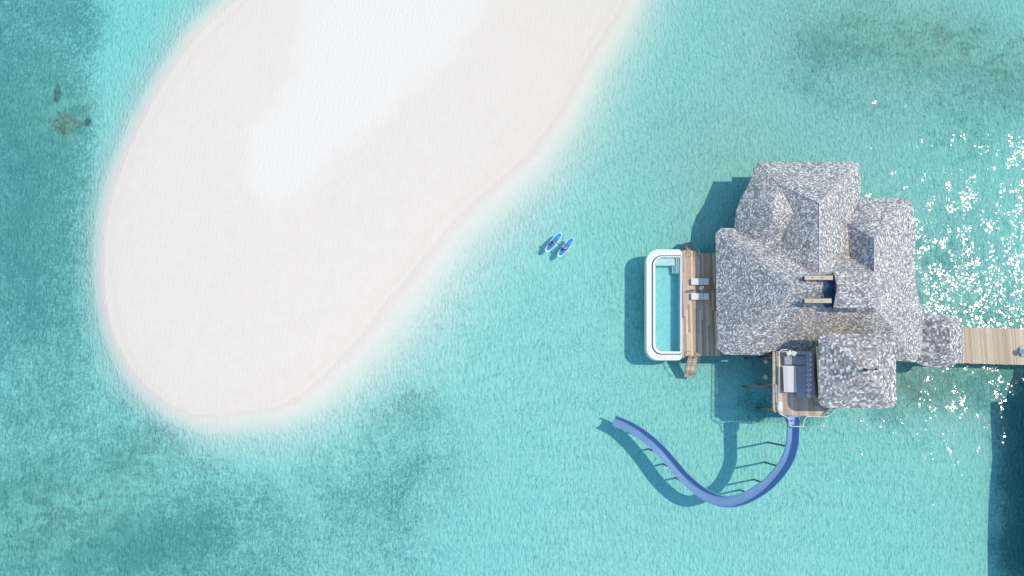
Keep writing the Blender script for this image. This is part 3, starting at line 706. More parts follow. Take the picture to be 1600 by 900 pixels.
# folded towel on the deck
p = P(1218.5, 635, UZ + .1); m = MB()
for k in range(3): m.box((p.x - .32 + .02*k, p.y - .5 + .02*k, UZ + .006 + .05*k), (p.x + .34 - .015*k, p.y + .5 - .02*k, UZ + .05 + .05*k))
o = m.build('folded_towel', M['cushion'], bevel=.015); tag(o, 'folded white towel lying near the slide end of the upper deck', 'towel')
# bar stools by the rail in the tower shade
for k, (x, y) in enumerate([(1275, 632), (1284, 634)]):
    p = P(x, y, UZ); t = empty('deck_stool', (p.x, p.y, UZ), ['dark stool in the tower shade, left of the two by the curved rail', 'dark stool nearest the tower by the curved rail'][k], 'stool', 'stools by the curved rail')
    m = MB(); m.lathe(p.x, p.y, [(.17, UZ + .60), (.2, UZ + .62), (.2, UZ + .66), (.17, UZ + .68)], 14); m.build('seat', M['timber'], t)
    for a in (45, 135, 225, 315):
        m = MB(); m.tube([(p.x + .22*math.cos(R(a)), p.y + .22*math.sin(R(a)), UZ + .005), (p.x + .12*math.cos(R(a)), p.y + .12*math.sin(R(a)), UZ + .6)], .018, 6); m.build('leg', M['dark_metal'], t)

# ================================================================ water slide
SP = [(1238.5,651,6.22),(1238.5,666,6.2),(1238,680,6.15),(1236.8,693,6.05),(1230.5,715.5,5.6),(1217.5,736,5.1),(1199,756,4.55),(1174,773,4.15),(1152,781.5,3.9),(1134,783.5,3.65),(1113.5,778.5,3.3),
      (1091,765.5,2.9),(1068.5,746,2.55),(1048,722,2.25),(1028,700,2.0),(1005.5,681,1.6),(983,667,1.2),(960,657.5,.85)]
pts = [P(*q) for q in SP]
def catmull(pts, n=6):
    o = []
    for i in range(len(pts) - 1):
        p0, p1, p2, p3 = pts[max(i-1,0)], pts[i], pts[i+1], pts[min(i+2,len(pts)-1)]
        for k in range(n):
            t_ = k / n; o.append(.5 * ((2*p1) + (p2-p0)*t_ + (2*p0-5*p1+4*p2-p3)*t_*t_ + (3*p1-p0-3*p2+p3)*t_**3))
    o.append(pts[-1]); return o
path = catmull(pts)
slide = empty('water_slide', (pts[0].x, pts[0].y, 0), 'long curving blue water slide running from the upper deck down over the lagoon', 'water slide')
def flume(path, r0=.58, wall=.42, th=.05):
    mb = MB(); prof_in = []; K = 12
    prof = [(-r0 - .07, wall - .02), (-r0 - .07, wall + .03), (-r0, wall + .03)] + [(-r0 * math.cos(math.pi*k/K), -r0 * .62 * math.sin(math.pi*k/K)) for k in range(K + 1)] + [(r0, wall + .03), (r0 + .07, wall + .03), (r0 + .07, wall - .02)]
    back = [(x * (1 + th / r0) if abs(x) < r0 + .01 else x * .93, y - th if y < 0 else y - .0) for x, y in prof[::-1][2:-2]]
    pr = prof + back; n = len(pr); vs_ = []; fs = []
    for i, p in enumerate(path):
        d = path[min(i+1, len(path)-1)] - path[max(i-1, 0)]; d.z = 0; d.normalize(); s = Vector((-d.y, d.x, 0))
        for (x, y) in pr: vs_.append(p + s * x + Vector((0, 0, y)))
    for i in range(len(path) - 1):
        for k in range(n): fs.append((i*n+k, i*n+(k+1)%n, (i+1)*n+(k+1)%n, (i+1)*n+k))
    mb.add(vs_, fs); return mb
fl = flume(path).build('chute', M['slide'], slide, smooth=True)
bm = bmesh.new(); bm.from_mesh(fl.data); bmesh.ops.recalc_face_normals(bm, faces=bm.faces); bm.to_mesh(fl.data); bm.free()
# section joints
cum = [0]
for i in range(1, len(path)): cum.append(cum[-1] + (path[i] - path[i-1]).length)
def at_len(s):
    for i in range(1, len(path)):
        if cum[i] >= s: t_ = (s - cum[i-1]) / (cum[i] - cum[i-1]); return path[i-1].lerp(path[i], t_), (path[i] - path[i-1]).normalized()
    return path[-1], (path[-1] - path[-2]).normalized()
s = 2.4
while s < cum[-1] - 1:
    p, d = at_len(s); dh = Vector((d.x, d.y, 0)).normalized(); sd_ = Vector((-dh.y, dh.x, 0)); m = MB()
    pts_ = [p + sd_ * (-.65) + Vector((0,0,.40))] + [p + sd_ * (-.64 * math.cos(math.pi*k/10)) + Vector((0, 0, -.42 * math.sin(math.pi*k/10) - .01)) for k in range(11)] + [p + sd_ * .65 + Vector((0,0,.40))]
    m.tube(pts_, .03, 5); m.build('joint_flange', M['slide'], slide); s += 2.4
# posts with an arm, under the chute
for (x, y, sl_) in [(1206,692.5,None),(1201,724,None),(1184,751.5,None),(1162,768,None),(1060,749,None),(1040,727,None),(1017,703,None),(985,677,None)]:
    b0 = P(x, y, 0); best = min(path, key=lambda q: (q.xy - b0.xy).length + 0)
    z1 = best.z - .44
    top = Vector((b0.x, b0.y, z1 - .45)); m = MB()
    m.tube([(b0.x, b0.y, -DEPTH - .4), (b0.x, b0.y, z1 - .45)], .11, 8); m.tube([top, Vector((best.x, best.y, z1))], .085, 8)
    m.build('support_post', M['dark_metal'], slide, smooth=True)
# entry platform
m = MB(); m.prism([tuple(P(a, b, UZ).xy) for a, b in [(1227,650.5),(1250,650.5),(1250,664),(1230,664)]], UZ - .12, UZ - .04); m.build('entry_platform', M['mat'], slide)
a = P(1234, 657, UZ + .6); b = P(1246, 657, UZ + .6); m = MB()
m.tube([(a.x, a.y, UZ), (a.x, a.y, UZ + .8), (a.x + .25, a.y, UZ + 1.15), (b.x - .25, b.y, UZ + 1.15), (b.x, b.y, UZ + .8), (b.x, b.y, UZ)], .045, 8); m.build('grab_bar', M['navy'], slide, smooth=True)

# ================================================================ sun deck, pool
DZ = 1.9
dk = empty('sun_deck', P(1092, 475, 0), 'teak sun deck strip between the white pool and the shingled villa roof', 'deck')
m = MB(); planks(m, [(1066.5,391),(1088,392),(1088,396),(1128,396),(1128,556),(1088,556),(1074,556),(1066.5,560)], DZ, .26, seg=(2.2, 6.0)); m.build('floor_boards', M['deck'], dk)
m = MB(); m.prism([tuple(P(a, b, DZ).xy) for a, b in [(1067.5,393),(1087,397),(1127,397.5),(1127,554.5),(1075,554.5),(1067.5,557)]], DZ - .34, DZ - .06); m.build('deck_frame', M['timber'], dk)
for (x, y) in [(1072,400),(1100,402),(1072,450),(1100,450),(1072,505),(1100,505),(1072,550),(1104,550)]:
    p = P(x, y, DZ); m = MB(); m.cyl(p.x, p.y, -DEPTH - .5, DZ - .343, .16, 10); m.build('support_post', M['pile'], dk, smooth=True)

pool = empty('swimming_pool', P(1037, 476, 0), 'long white rimmed pool with turquoise water at the left edge of the sun deck', 'pool')
PZT = DZ + .06
def rrect(x0, y0, x1, y1, rl, rr, z, n=8):
    """rounded rectangle in px (left corners rl, right corners rr), as world xy, counter-clockwise"""
    o = []
    for cx, cy, r, a0 in ((x1-rr, y0+rr, rr, -90), (x1-rr, y1-rr, rr, 0), (x0+rl, y1-rl, rl, 90), (x0+rl, y0+rl, rl, 180)):
        for i in range(n + 1):
            a = R(a0 + 90*i/n); o.append((cx + r*math.cos(a), cy + r*math.sin(a)))
    return [tuple(P(a, b, z).xy) for a, b in o]
def ring(mb, o, i, z0, z1):
    n = len(o); vs_ = [(*p, z0) for p in o] + [(*p, z1) for p in o] + [(*p, z0) for p in i] + [(*p, z1) for p in i]
    fs = []
    for k in range(n):
        j = (k + 1) % n
        fs += [(k, n+k, n+j, j), (n+k, 3*n+k, 3*n+j, n+j), (3*n+k, 2*n+k, 2*n+j, 3*n+j), (2*n+k, k, j, 2*n+j)]
    mb.add(vs_, fs); return mb
oO = rrect(1010, 389.5, 1066.2, 563, 19, 7, PZT); oC = rrect(1018.3, 399, 1064.6, 554.3, 15.5, 2.2, PZT)
iC = rrect(1020.4, 400.2, 1064.2, 552.8, 14.5, 2, PZT); oW = rrect(1024, 402, 1063, 549, 11.5, 1, PZT)
FLZ = DZ - 1.35
m = MB(); ring(m, oO, oC, PZT - .55, PZT - .015); ro = m.build('rim', M['white'], pool, smooth=False); 
bm = bmesh.new(); bm.from_mesh(ro.data); bmesh.ops.recalc_face_normals(bm, faces=bm.faces); bm.to_mesh(ro.data); bm.free()
bv = ro.modifiers.new('bevel', 'BEVEL'); bv.width = .06; bv.segments = 3; bv.limit_method = 'ANGLE'
m = MB(); ring(m, iC, oW, FLZ - .2, PZT + .02); m.build('inner_wall', M['white'], pool)
m = MB(); ring(m, rrect(1017.9,398.8,1064.8,554.5,15.5,2.2,PZT-.45), rrect(1020.9,400.6,1063.9,552.4,14.5,2,PZT-.45), PZT - .5, PZT - .42); m.build('overflow_channel', M['channel'], pool)
hull_lo = rrect(1015, 396, 1064, 556, 17, 5, PZT)
m = MB(); m.hexa([(x, y, FLZ - .3) for x, y in hull_lo][::-1] if False else [(x, y, FLZ - .3) for x, y in hull_lo[::-1]], [(x, y, FLZ - .02) for x, y in oO[::-1]]); m.build('floor', M['tile'], pool)
m = MB(); ring(m, oO, rrect(1012, 391.5, 1066, 561, 18, 7, PZT), FLZ - .02, PZT - .553); m.build('hull_side', M['white'], pool)
WZ = PZT - .10
m = MB(); wi = rrect(1024.1, 402.1, 1062.9, 548.9, 11.4, .9, PZT); m.prism(wi, FLZ - .01, WZ); m.build('pool_water', M['pool_water'], pool)
# shelf and stairs inside the pool
def pstep(x0, y0, x1, y1, top):
    mm = MB(); a, b = P(x0, y1, top), P(x1, y0, top); mm.box((a.x, a.y, FLZ - .015), (b.x, b.y, top)); return mm
pstep(1024.6, 402.4, 1053.5, 415, WZ - .38).build('bench', M['tile'], pool, bevel=.05)
for k, (x0, top) in enumerate([(1050.5, WZ - .75), (1054, WZ - .52), (1057, WZ - .30), (1060, WZ - .12)]):
    pstep(x0, 415.2 if k == 0 else 402.3, [1054,1057,1060,1062.7][k] - .03, 427 + k * .2, top).build('stair', M['tile'], pool, bevel=.03)
for (x, y) in [(1025,405),(1025,476),(1025,546),(1055,405),(1055,476),(1055,546)]:
    p = P(x, y, 0); m = MB(); m.cyl(p.x, p.y, -DEPTH - .5, FLZ - .303, .2, 10); m.build('support_post', M['pile'], pool, smooth=True)
# small marks: deck lights on the rim
m = MB()
for (x, y) in [(1041,394),(1047,393),(1022.3,430),(1022.2,519),(1039,559.5),(1050,559)]:
    p = P(x, y, PZT); m.lathe(p.x, p.y, [(.04, PZT - .02), (.04, PZT + .03)], 8)
m.build('rim_fitting', M['dark_metal'], pool)

# ---------------------------------------------------------------- steps into the lagoon
def stair(name, top_c, bot_c, ztop, zbot, wd, label, n, tr_mat, rails):
    a, b = P(*top_c, ztop), P(*bot_c, zbot); root = empty(name, (a.x, a.y, 0), label, 'steps', 'steps from the sun deck into the lagoon')
    d = (b - a); dh = Vector((d.x, d.y, 0)).normalized(); s_ = Vector((-dh.y, dh.x, 0))
    for sg in (-1, 1):
        m = MB(); m.beam(a + s_ * sg * wd / 2 - Vector((0,0,.12)), b + s_ * sg * wd / 2 - Vector((0,0,.12)), .05, .2, .3); m.build('stringer', M['timber'], root)
    for k in range(n):
        q = a.lerp(b, (k + .3) / n); m = MB(); m.beam(q - s_ * (wd / 2 - .03), q + s_ * (wd / 2 - .03), .20, .045, random.random()); m.build('tread', M[tr_mat], root)
    for sg in (-1, 1):
        m = MB(); o_ = s_ * sg * (wd / 2 + .02)
        h = Vector((0, 0, .9)); pr = [a + o_ - dh * .45 + h, a + o_ + h, a.lerp(b, rails) + o_ + h]
        m.tube(pr, .035, 6)
        for q in (a + o_ - dh * .4, a + o_ + dh*.1, a.lerp(b, rails*.95) + o_): m.tube([q, q + h], .03, 6)
        m.build('handrail', M['timber'], root, smooth=True)
    return root
stair('lagoon_steps', (1083.5, 555), (1076, 590), DZ - .1, -.5, 1.15, 'wooden steps at the lower end of the pool deck going down into the water', 12, 'deck', .85)
stair('lagoon_steps', (1083, 395), (1073, 379), DZ - .1, -.2, .95, 'small shaded wooden steps at the upper end of the pool deck', 8, 'timber', .9)

# ---------------------------------------------------------------- loungers
def make_lounger():
    t = empty('sun_lounger', (0, 0, 0)); Lh, Wh = 1.05, .40
    m = MB(); m.box((-Lh, -Wh, .22), (-Lh + .06, Wh, .28)); m.box((Lh - .06, -Wh, .22), (Lh, Wh, .28)); m.box((-Lh + .06, -Wh, .22), (Lh - .06, -Wh + .05, .28)); m.box((-Lh + .06, Wh - .05, .22), (Lh - .06, Wh, .28))
    for k in range(9): m.box((-Lh + .12 + k*.22, -Wh + .05, .23), (-Lh + .2 + k*.22, Wh - .05, .26))
    m.build('frame', M['timber'], t, world=False)
    for sx in (-1, 1):
        for sy in (-1, 1):
            m = MB(); m.box((sx*(Lh - .12) - .03, sy*(Wh - .04) - .03, 0), (sx*(Lh - .12) + .03, sy*(Wh - .04) + .03, .219)); m.build('leg', M['timber'], t, world=False)
    m = MB(); m.box((-Lh + .02, -Wh + .01, .283), (.42, Wh - .01, .40)); m.build('mattress', M['cushion'], t, world=False, bevel=.035)
    m = MB(); h = R(9); x0, x1 = .44, 1.06; zt = lambda x: .283 + (x - x0) * math.tan(h)
    m.hexa([(x0, -Wh + .01, .283), (x1, -Wh + .01, zt(x1)), (x1, Wh - .01, zt(x1)), (x0, Wh - .01, .283)], [(x0, -Wh + .01, .40), (x1, -Wh + .01, zt(x1) + .12), (x1, Wh - .01, zt(x1) + .12), (x0, Wh - .01, .40)])
    m.build('backrest', M['cushion'], t, world=False, bevel=.03)
    return t
def children(o): return [c for c in bpy.data.objects if c.parent == o]
def copy_tree(o, parent=None):
    c = o.copy(); col.objects.link(c)
    if parent is not None: c.parent = parent
    for ch in children(o): copy_tree(ch, c)
    return c
l0 = make_lounger(); l1 = copy_tree(l0)
for o, (x, y), lb in ((l0, (1093.5, 440), 'white cushioned sun lounger on the deck, the one nearer the small steps'), (l1, (1093.5, 463.3), 'white cushioned sun lounger on the deck, the one nearer the long steps')):
    o.location = P(x, y, DZ + .35); o.location.z = DZ + .006; tag(o, lb, 'sun lounger', 'sun loungers on the pool deck')
# closed parasol between them
p = P(1091, 452.5, DZ); par = empty('closed_parasol', (p.x, p.y, DZ), 'closed pale parasol standing between the two white loungers', 'parasol')
m = MB(); m.lathe(p.x, p.y, [(.28, DZ + .006), (.28, DZ + .07), (.06, DZ + .10), (.05, DZ + .25)], 18); m.build('base', M['parasol_wood'], par)
m = MB(); m.cyl(p.x, p.y, DZ + .25, DZ + 2.75, .03, 8); m.build('pole', M['parasol_wood'], par, smooth=True)
m = MB(); n_ = 24; vs_ = []; prof_ = [(.06, .95), (.17, 1.1), (.16, 1.5), (.13, 2.0), (.10, 2.4), (.03, 2.68)]
for rr, zz in prof_:
    for k in range(n_): a = 2*math.pi*k/n_; r_ = rr * (1 + .28 * math.cos(a * 8)); vs_.append((p.x + r_*math.cos(a), p.y + r_*math.sin(a), DZ + zz))
m.add(vs_, [(i*n_+k, i*n_+(k+1)%n_, (i+1)*n_+(k+1)%n_, (i+1)*n_+k) for i in range(5) for k in range(n_)]); m.build('canopy', M['parasol'], par, smooth=True)

# ---------------------------------------------------------------- hammock net over the water
NZ = 1.2; q = P(1189, 582, NZ); net = empty('hammock_net', (q.x, q.y, 0), 'dark rope net stretched over shaded water left of the upper deck', 'net')
c4 = [P(x, y, NZ) for x, y in [(1174.5,559),(1176.5,598),(1203,600),(1203,559)]]
m = MB(); m.tube(c4 + [c4[0]], .035, 6); m.build('frame', M['rope'], net)
m = MB(); nn = 20
for k in range(1, nn):
    f = k / nn
    def sag(a, b):
        return [a.lerp(b, j/6) - Vector((0, 0, .10 * (1 - (j/3 - 1)**2) * math.sin(math.pi*f))) for j in range(7)]
    m.tube(sag(c4[0].lerp(c4[1], f), c4[3].lerp(c4[2], f)), .012, 4); m.tube(sag(c4[0].lerp(c4[3], f), c4[1].lerp(c4[2], f)), .012, 4)
m.build('netting', M['rope'], net)
a, b = P(1171, 604, NZ), P(1205, 604, NZ); m = MB(); m.beam(a, b, .42, .12, .6); m.build('edge_beam', M['timber'], net)
for q in (a, b, c4[0], c4[3]): m = MB(); m.cyl(q.x, q.y, -DEPTH - .5, NZ - .062, .09, 8); m.build('support_post', M['pile'], net, smooth=True)
for k, (x, y) in enumerate([(1197, 564.5), (1196.5, 589)]):
    c = P(x, y, NZ + .05); o = pillow_mb((0, 0, 0), .25, .25, .1, Matrix.Rotation(R(45 + 12*k), 3, 'Z')).build('net_pillow', M['cushion'], smooth=True); o.location = c
    tag(o, ['pale pillow on the rope net, the one close under the villa eave', 'pale pillow on the rope net, the one closer to the grey edge beam'][k], 'pillow', 'pillows on the rope net')

# ================================================================ boardwalk
BZ = 1.7
bw = empty('boardwalk', P(1560, 540, 0), 'pale plank boardwalk leading from the small porch roof to the right', 'boardwalk')
m = MB(); planks(m, [(1470,511.5),(1505,511.5),(1600,514.3),(1900,523),(1900,579),(1600,570),(1505,566.8),(1470,566)], BZ, .175, gap=.01, seg=None, ragged=.09, zj=.003); m.build('floor_boards', M['walk'], bw)
m = MB()
for yo0, yo1 in ((516, 527), (540, 551), (562, 574)):
    m.beam(P(1471, yo0, BZ - .17), P(1899, yo1, BZ - .17), .12, .24)
m.build('joist', M['timber'], bw)
for k in range(8):
    for y0, y1 in ((519, 530), (560, 571)):
        x = 1475 + k * 55; p = P(x, y0 + (y1 - y0) * k / 7, BZ); m = MB(); m.cyl(p.x, p.y, -DEPTH - .5, BZ - .292, .13, 10); m.build('support_post', M['pile'], bw, smooth=True)

# neighbouring villa beyond the right edge of the frame: its roof shades the water
nbk = 6.3 / CAM_H
def unshadow(xs, ys, k=nbk): return (800 + (xs - 800 + 760*k) / (1 - k), 610 + (ys - 610 - 150*k) / (1 - k))
nv = empty('boathouse', P(1760, 760, 0), 'shingle roofed boathouse past the right edge whose shadow darkens the water', 'boathouse')
ed = [(1580,574),(1571,606),(1561,645),(1553,685),(1548,730),(1545,790),(1544,850),(1545,930),(1547,1010)]
VN = {}; FN = []
for i, (a, b) in enumerate(ed): VN[f'e{i}'] = (*unshadow(a, b), 4.75)
VN['tr'] = (1900, 573, 4.75); VN['br'] = (1900, 1085, 4.75); VN['bl'] = (1680, 1085, 4.75)
VN['n1'] = (1790, 680, 8.6); VN['n2'] = (1790, 960, 8.6)
for i in range(8): FN.append((f'e{i}', f'e{i+1}', 'n1' if i < 5 else 'n2'))
FN += [('e5','n1','n2'), ('e0','tr','n1'), ('tr','br','n2','n1'), ('br','bl','n2'), ('bl','e8','n2')]
roof_obj('roof', VN, FN, M['shingle'], nv)
wallbox('wall', 1685, 620, 1880, 1040, 4.75, 5.0, nv)
m = MB(); a, b = P(1668, 1065, PZ), P(1890, 600, PZ); m.box((a.x, a.y, PZ - .3), (b.x, b.y, PZ - .003)); m.build('platform', M['timber'], nv)
for x in (1690, 1780, 1870):
    for y in (620, 760, 900, 1040): p = P(x, y, PZ); m = MB(); m.cyl(p.x, p.y, -DEPTH - .5, PZ - .302, .17, 10); m.build('stilt', M['pile'], nv, smooth=True)

# ================================================================ people
def skin_mesh(joints, edges, subs=1):
    """joints: name -> (co, radius).  returns verts, faces of the grown surface"""
    keys = list(joints); me = bpy.data.meshes.new('tmp'); me.from_pydata([joints[k][0] for k in keys], [(keys.index(a), keys.index(b)) for a, b in edges], [])
    o = bpy.data.objects.new('tmp', me); col.objects.link(o)
    o.modifiers.new('s', 'SKIN'); 
    if not me.skin_vertices: 
        bm = bmesh.new(); bm.from_mesh(me); bm.verts.layers.skin.verify(); bm.to_mesh(me); bm.free()
    for i, k in enumerate(keys):
        r = joints[k][1]; me.skin_vertices[0].data[i].radius = (r, r); me.skin_vertices[0].data[i].use_root = (i == 0)
    ss = o.modifiers.new('u', 'SUBSURF'); ss.levels = subs; ss.render_levels = subs
    dg = bpy.context.evaluated_depsgraph_get(); dg.update(); ev = o.evaluated_get(dg); m2 = ev.to_mesh()
    vs_ = [v.co.copy() for v in m2.vertices]; fs = [tuple(p.vertices) for p in m2.polygons]
    ev.to_mesh_clear(); bpy.data.objects.remove(o); bpy.data.meshes.remove(me)
    return vs_, fs
def head_mesh(mb, c, yaw, s=1.0):
    N, Mr = 16, 12; vs_ = []; fs = []; rot = Matrix.Rotation(yaw, 3, 'Z')
    for i in range(Mr + 1):
        th = math.pi * i / Mr
        for k in range(N):
            a = 2*math.pi*k/N; x, y, z = math.sin(th)*math.cos(a), math.sin(th)*math.sin(a), math.cos(th)
            j = .86 if z < 0 else 1.0
            xx, yy, zz = .098*x*(1 - .10*max(0, -z)), .077*y*(1 - .28*max(0, -z)), .118*z
            if x > .75: xx += .0 + (.022 if abs(y) < .25 and -.45 < z < .05 else 0) - (.006 if .1 < abs(y) < .6 and 0 < z < .25 else 0) + (.006 if abs(y) < .35 and -.7 < z < -.5 else 0)
            if abs(y) > .93 and abs(z) < .3: yy *= 1.18
            vs_.append(Vector(c) + rot @ Vector((xx, yy, zz)) * s)
    for i in range(Mr):
        for k in range(N): fs.append((i*N+k, (i+1)*N+k, (i+1)*N+(k+1)%N, i*N+(k+1)%N))
    mb.add(vs_, fs)
def hand(mb, w_, d, palm_n):
    d = Vector(d).normalized(); n = Vector(palm_n).normalized(); s_ = d.cross(n).normalized(); w_ = Vector(w_)
    mb.beam(w_, w_ + d * .085, .075, .03)
    for k, L_ in enumerate((.066, .075, .070, .055)):
        b0 = w_ + d * .08 + s_ * (-.028 + .019 * k); mid = b0 + d * L_ * .5 - n * .008; mb.tube([b0, mid, mid + d * L_ * .18 - n * L_ * .42], [.009, .008, .006], 5)
    b0 = w_ + d * .03 - s_ * .035; mb.tube([b0, b0 + d*.03 - s_*.022, b0 + d*.05 - s_*.018 - n*.02], [.011, .010, .008], 5)
def hair_cap(c, yaw, s=1.06, long=False):
    mb = MB(); N, Mr = 14, 7; vs_ = []; fs = []; rot = Matrix.Rotation(yaw, 3, 'Z')
    for i in range(Mr + 1):
        for k in range(N):
            a = 2*math.pi*k/N; lim = (R(70) if math.cos(a) > .3 else R(128 if long else 108)); th = lim * i / Mr
            x, y, z = math.sin(th)*math.cos(a), math.sin(th)*math.sin(a), math.cos(th)
            vs_.append(Vector(c) + rot @ Vector((.105*x - .006, .086*y, .126*z)) * s)
    for i in range(Mr):
        for k in range(N): fs.append((i*N+k, (i+1)*N+k, (i+1)*N+(k+1)%N, i*N+(k+1)%N))
    mb.add(vs_, fs)
    if long:
        mb.tube([Vector(c) + rot @ Vector(q) for q in ((-.07, 0, .03), (-.12, 0, -.08), (-.12, 0, -.2), (-.09, 0, -.34))], [.06, .075, .06, .02], 8)
    return mb
def kneeler(loc, yaw, label, shirt, bottoms, hairm, long, side):
    root = None
    J = {'pel': ((0,0,.30), .13), 'sp': ((.03,0,.45), .115), 'ch': ((.07,0,.63), .13), 'nk': ((.10,0,.79), .05), 'nk2': ((.115,0,.86), .045)}
    E = [('pel','sp'),('sp','ch'),('ch','nk'),('nk','nk2')]
    for s_, nm in ((1,'l'),(-1,'r')):
        hx = (.36, s_*.20, .50) if s_ == side else (.30, s_*.08, .95)
        hx = (.36, .30*side, .42) if s_ == side else (.28, .02*side, .78)
        el = (.22, s_*.31, .50) if s_ == side else (.22, s_*.26, .66)
        J.update({nm+'hip': ((.03,s_*.09,.26),.105), nm+'kn': ((.40,s_*.14,.10),.07), nm+'sh': ((.28,s_*.135,.06),.06), nm+'an': ((-.02,s_*.12,.055),.042), nm+'ft': ((-.15,s_*.12,.04),.035),
                  nm+'sd': ((.07,s_*.17,.72),.062), nm+'el': (el,.043), nm+'wr': (hx,.028)})
        E += [('pel',nm+'hip'),(nm+'hip',nm+'kn'),(nm+'kn',nm+'sh'),(nm+'sh',nm+'an'),(nm+'an',nm+'ft'),('ch',nm+'sd'),(nm+'sd',nm+'el'),(nm+'el',nm+'wr')]
    v, f = skin_mesh(J, E, 1); mb = MB(); mb.add(v, f); hc = Vector((.135, 0, .985)); head_mesh(mb, hc, 0)
    wr = [Vector(J[k][0]) for k in ('lwr', 'rwr')]
    for k, wv in enumerate(wr): hand(mb, wv, (1, 0, -.25), (0, 0, 1))
    body = mb.build('person', M['skin'], smooth=True); body.location = loc; body.rotation_euler = (0, 0, yaw); tag(body, label, 'person')
    # clothing: torso and thighs grown slightly larger
    sh = {k: (J[k][0], J[k][1] + .022) for k in ('pel','sp','ch','lsd','rsd')}
    sh['lu'] = (tuple((Vector(J['lsd'][0]) * .55 + Vector(J['lel'][0]) * .45)), .06); sh['ru'] = (tuple((Vector(J['rsd'][0]) * .55 + Vector(J['rel'][0]) * .45)), .06)
    v, f = skin_mesh(sh, [('pel','sp'),('sp','ch'),('ch','lsd'),('ch','rsd'),('lsd','lu'),('rsd','ru')], 1); c = MB(); c.add(v, f); c.build('shirt', shirt, body, smooth=True, world=False)
    st_ = {'pel': ((0,0,.29), .155), 'l': ((.03,.09,.26),.125), 'lk': ((.27,.125,.16),.10), 'r': ((.03,-.09,.26),.125), 'rk': ((.27,-.125,.16),.10)}
    v, f = skin_mesh(st_, [('pel','l'),('l','lk'),('pel','r'),('r','rk')], 1); c = MB(); c.add(v, f); c.build('shorts', bottoms, body, smooth=True, world=False)
    hair_cap(hc, 0, long=long).build('hair', hairm, body, smooth=True, world=False)
    # paddle held in both hands
    a, b = wr; lo, hi = (a, b) if a.z < b.z else (b, a); d = (lo - hi).normalized(); off = Vector((.10, 0, -.04))
    m = MB(); top = hi - d * .12 + off; bot = lo + d * .55 + off; m.tube([top, bot], .016, 8); m.tube([top - Vector((.07,0,0)), top + Vector((.07,0,0))], .018, 6)
    rt = Matrix.Rotation(yaw, 3, 'Z')
    m.hexa([bot + Vector((-.03,-.01,0)), bot + Vector((.03,-.01,0)), bot + Vector((.03,.01,0)), bot + Vector((-.03,.01,0))][::-1],
           [bot + d*.34 + Vector((-.10,-.01,0)), bot + d*.34 + Vector((.10,-.01,0)), bot + d*.34 + Vector((.10,.01,0)), bot + d*.34 + Vector((-.10,.01,0))][::-1])
    pd = m.build('paddle', M['paddle'], world=False); pd.location = loc; pd.rotation_euler = (0, 0, yaw)
    return body, pd

# paddle boards
def make_board():
    t = empty('paddleboard', (0, 0, 0)); n = 28; L_ = 1.48; Wd = .43
    def outline(k, z):
        o = []
        for i in range(n * 2):
            a = math.pi * i / n; c_, s_ = math.cos(a), math.sin(a)
            x = L_ * k * c_ if c_ < 0 else L_ * (1 - (1 - k) * .4) * c_
            w_ = Wd * k * (abs(s_) ** .72) * (1 if s_ > 0 else -1) * (1 - .12 * max(0, c_))
            o.append(Vector((x, w_, z + .10 * max(0, c_) ** 3)))
        return o
    m = MB(); rs = [outline(.86, -.02), outline(1.0, .03), outline(1.0, .08), outline(.95, .115)]
    for i in range(3):
        pass
    N = n * 2; vs_ = [p for r_ in rs for p in r_]; fs = [tuple(range(N - 1, -1, -1)), tuple(3*N + k for k in range(N))]
    for i in range(3):
        for k in range(N): fs.append((i*N+k, i*N+(k+1)%N, (i+1)*N+(k+1)%N, (i+1)*N+k))
    m.add(vs_, fs); m.build('hull', M['sup_rim'], t, world=False, smooth=True)
    def pad(name, k0, z, mat, x0=-9, x1=9):
        m = MB(); o = [p for p in outline(k0, z)]; o = [Vector((min(max(p.x, x0), x1), p.y, p.z)) for p in o]
        m.hexa(o, [p + Vector((0, 0, .008)) for p in o]); return m.build(name, mat, t, world=False)
    pad('pinstripe', .83, .117, M['sup_navy']); 
    pad('deck_pad', .785, .121, M['sup_blue'])
    m = MB(); zz = .16
    m.hexa([(.5,-.085,.131),(1.02,-.065,.165),(1.02,.065,.165),(.5,.085,.131)], [(.5,-.085,.150),(1.02,-.065,.20),(1.02,.065,.20),(.5,.085,.150)]); m.build('nose_patch', M['sup_rim'], t, world=False)
    m = MB(); m.hexa([(-1.1,-.015,-.3),(-.9,-.015,-.02),(-.7,-.015,-.02),(-.95,-.015,-.3)][::-1] if False else [(-1.1,-.015,-.25),(-.95,-.015,-.25),(-.95,.015,-.25),(-1.1,.015,-.25)], [(-1.05,-.015,-.015),(-.75,-.015,-.015),(-.75,.015,-.015),(-1.05,.015,-.015)]); m.build('fin', M['sup_navy'], t, world=False)
    for x in (.5, 1.05): 
        for y in (-.16, .16): pass
    m = MB(); m.tube([(.5,-.2,.135),(1.0,.13,.165)], .006, 4); m.tube([(.5,.2,.135),(1.0,-.13,.165)], .006, 4); m.build('bungee_cord', M['paddle'], t, world=False)
    return t
b0 = make_board(); b1 = copy_tree(b0)
info = [(b0, (853.2, 392.7), (876.2, 365.2), 'blue paddleboard with white rim nearer the beach'), (b1, (872.6, 400.4), (895, 373), 'blue paddleboard with white rim nearer the villa')]
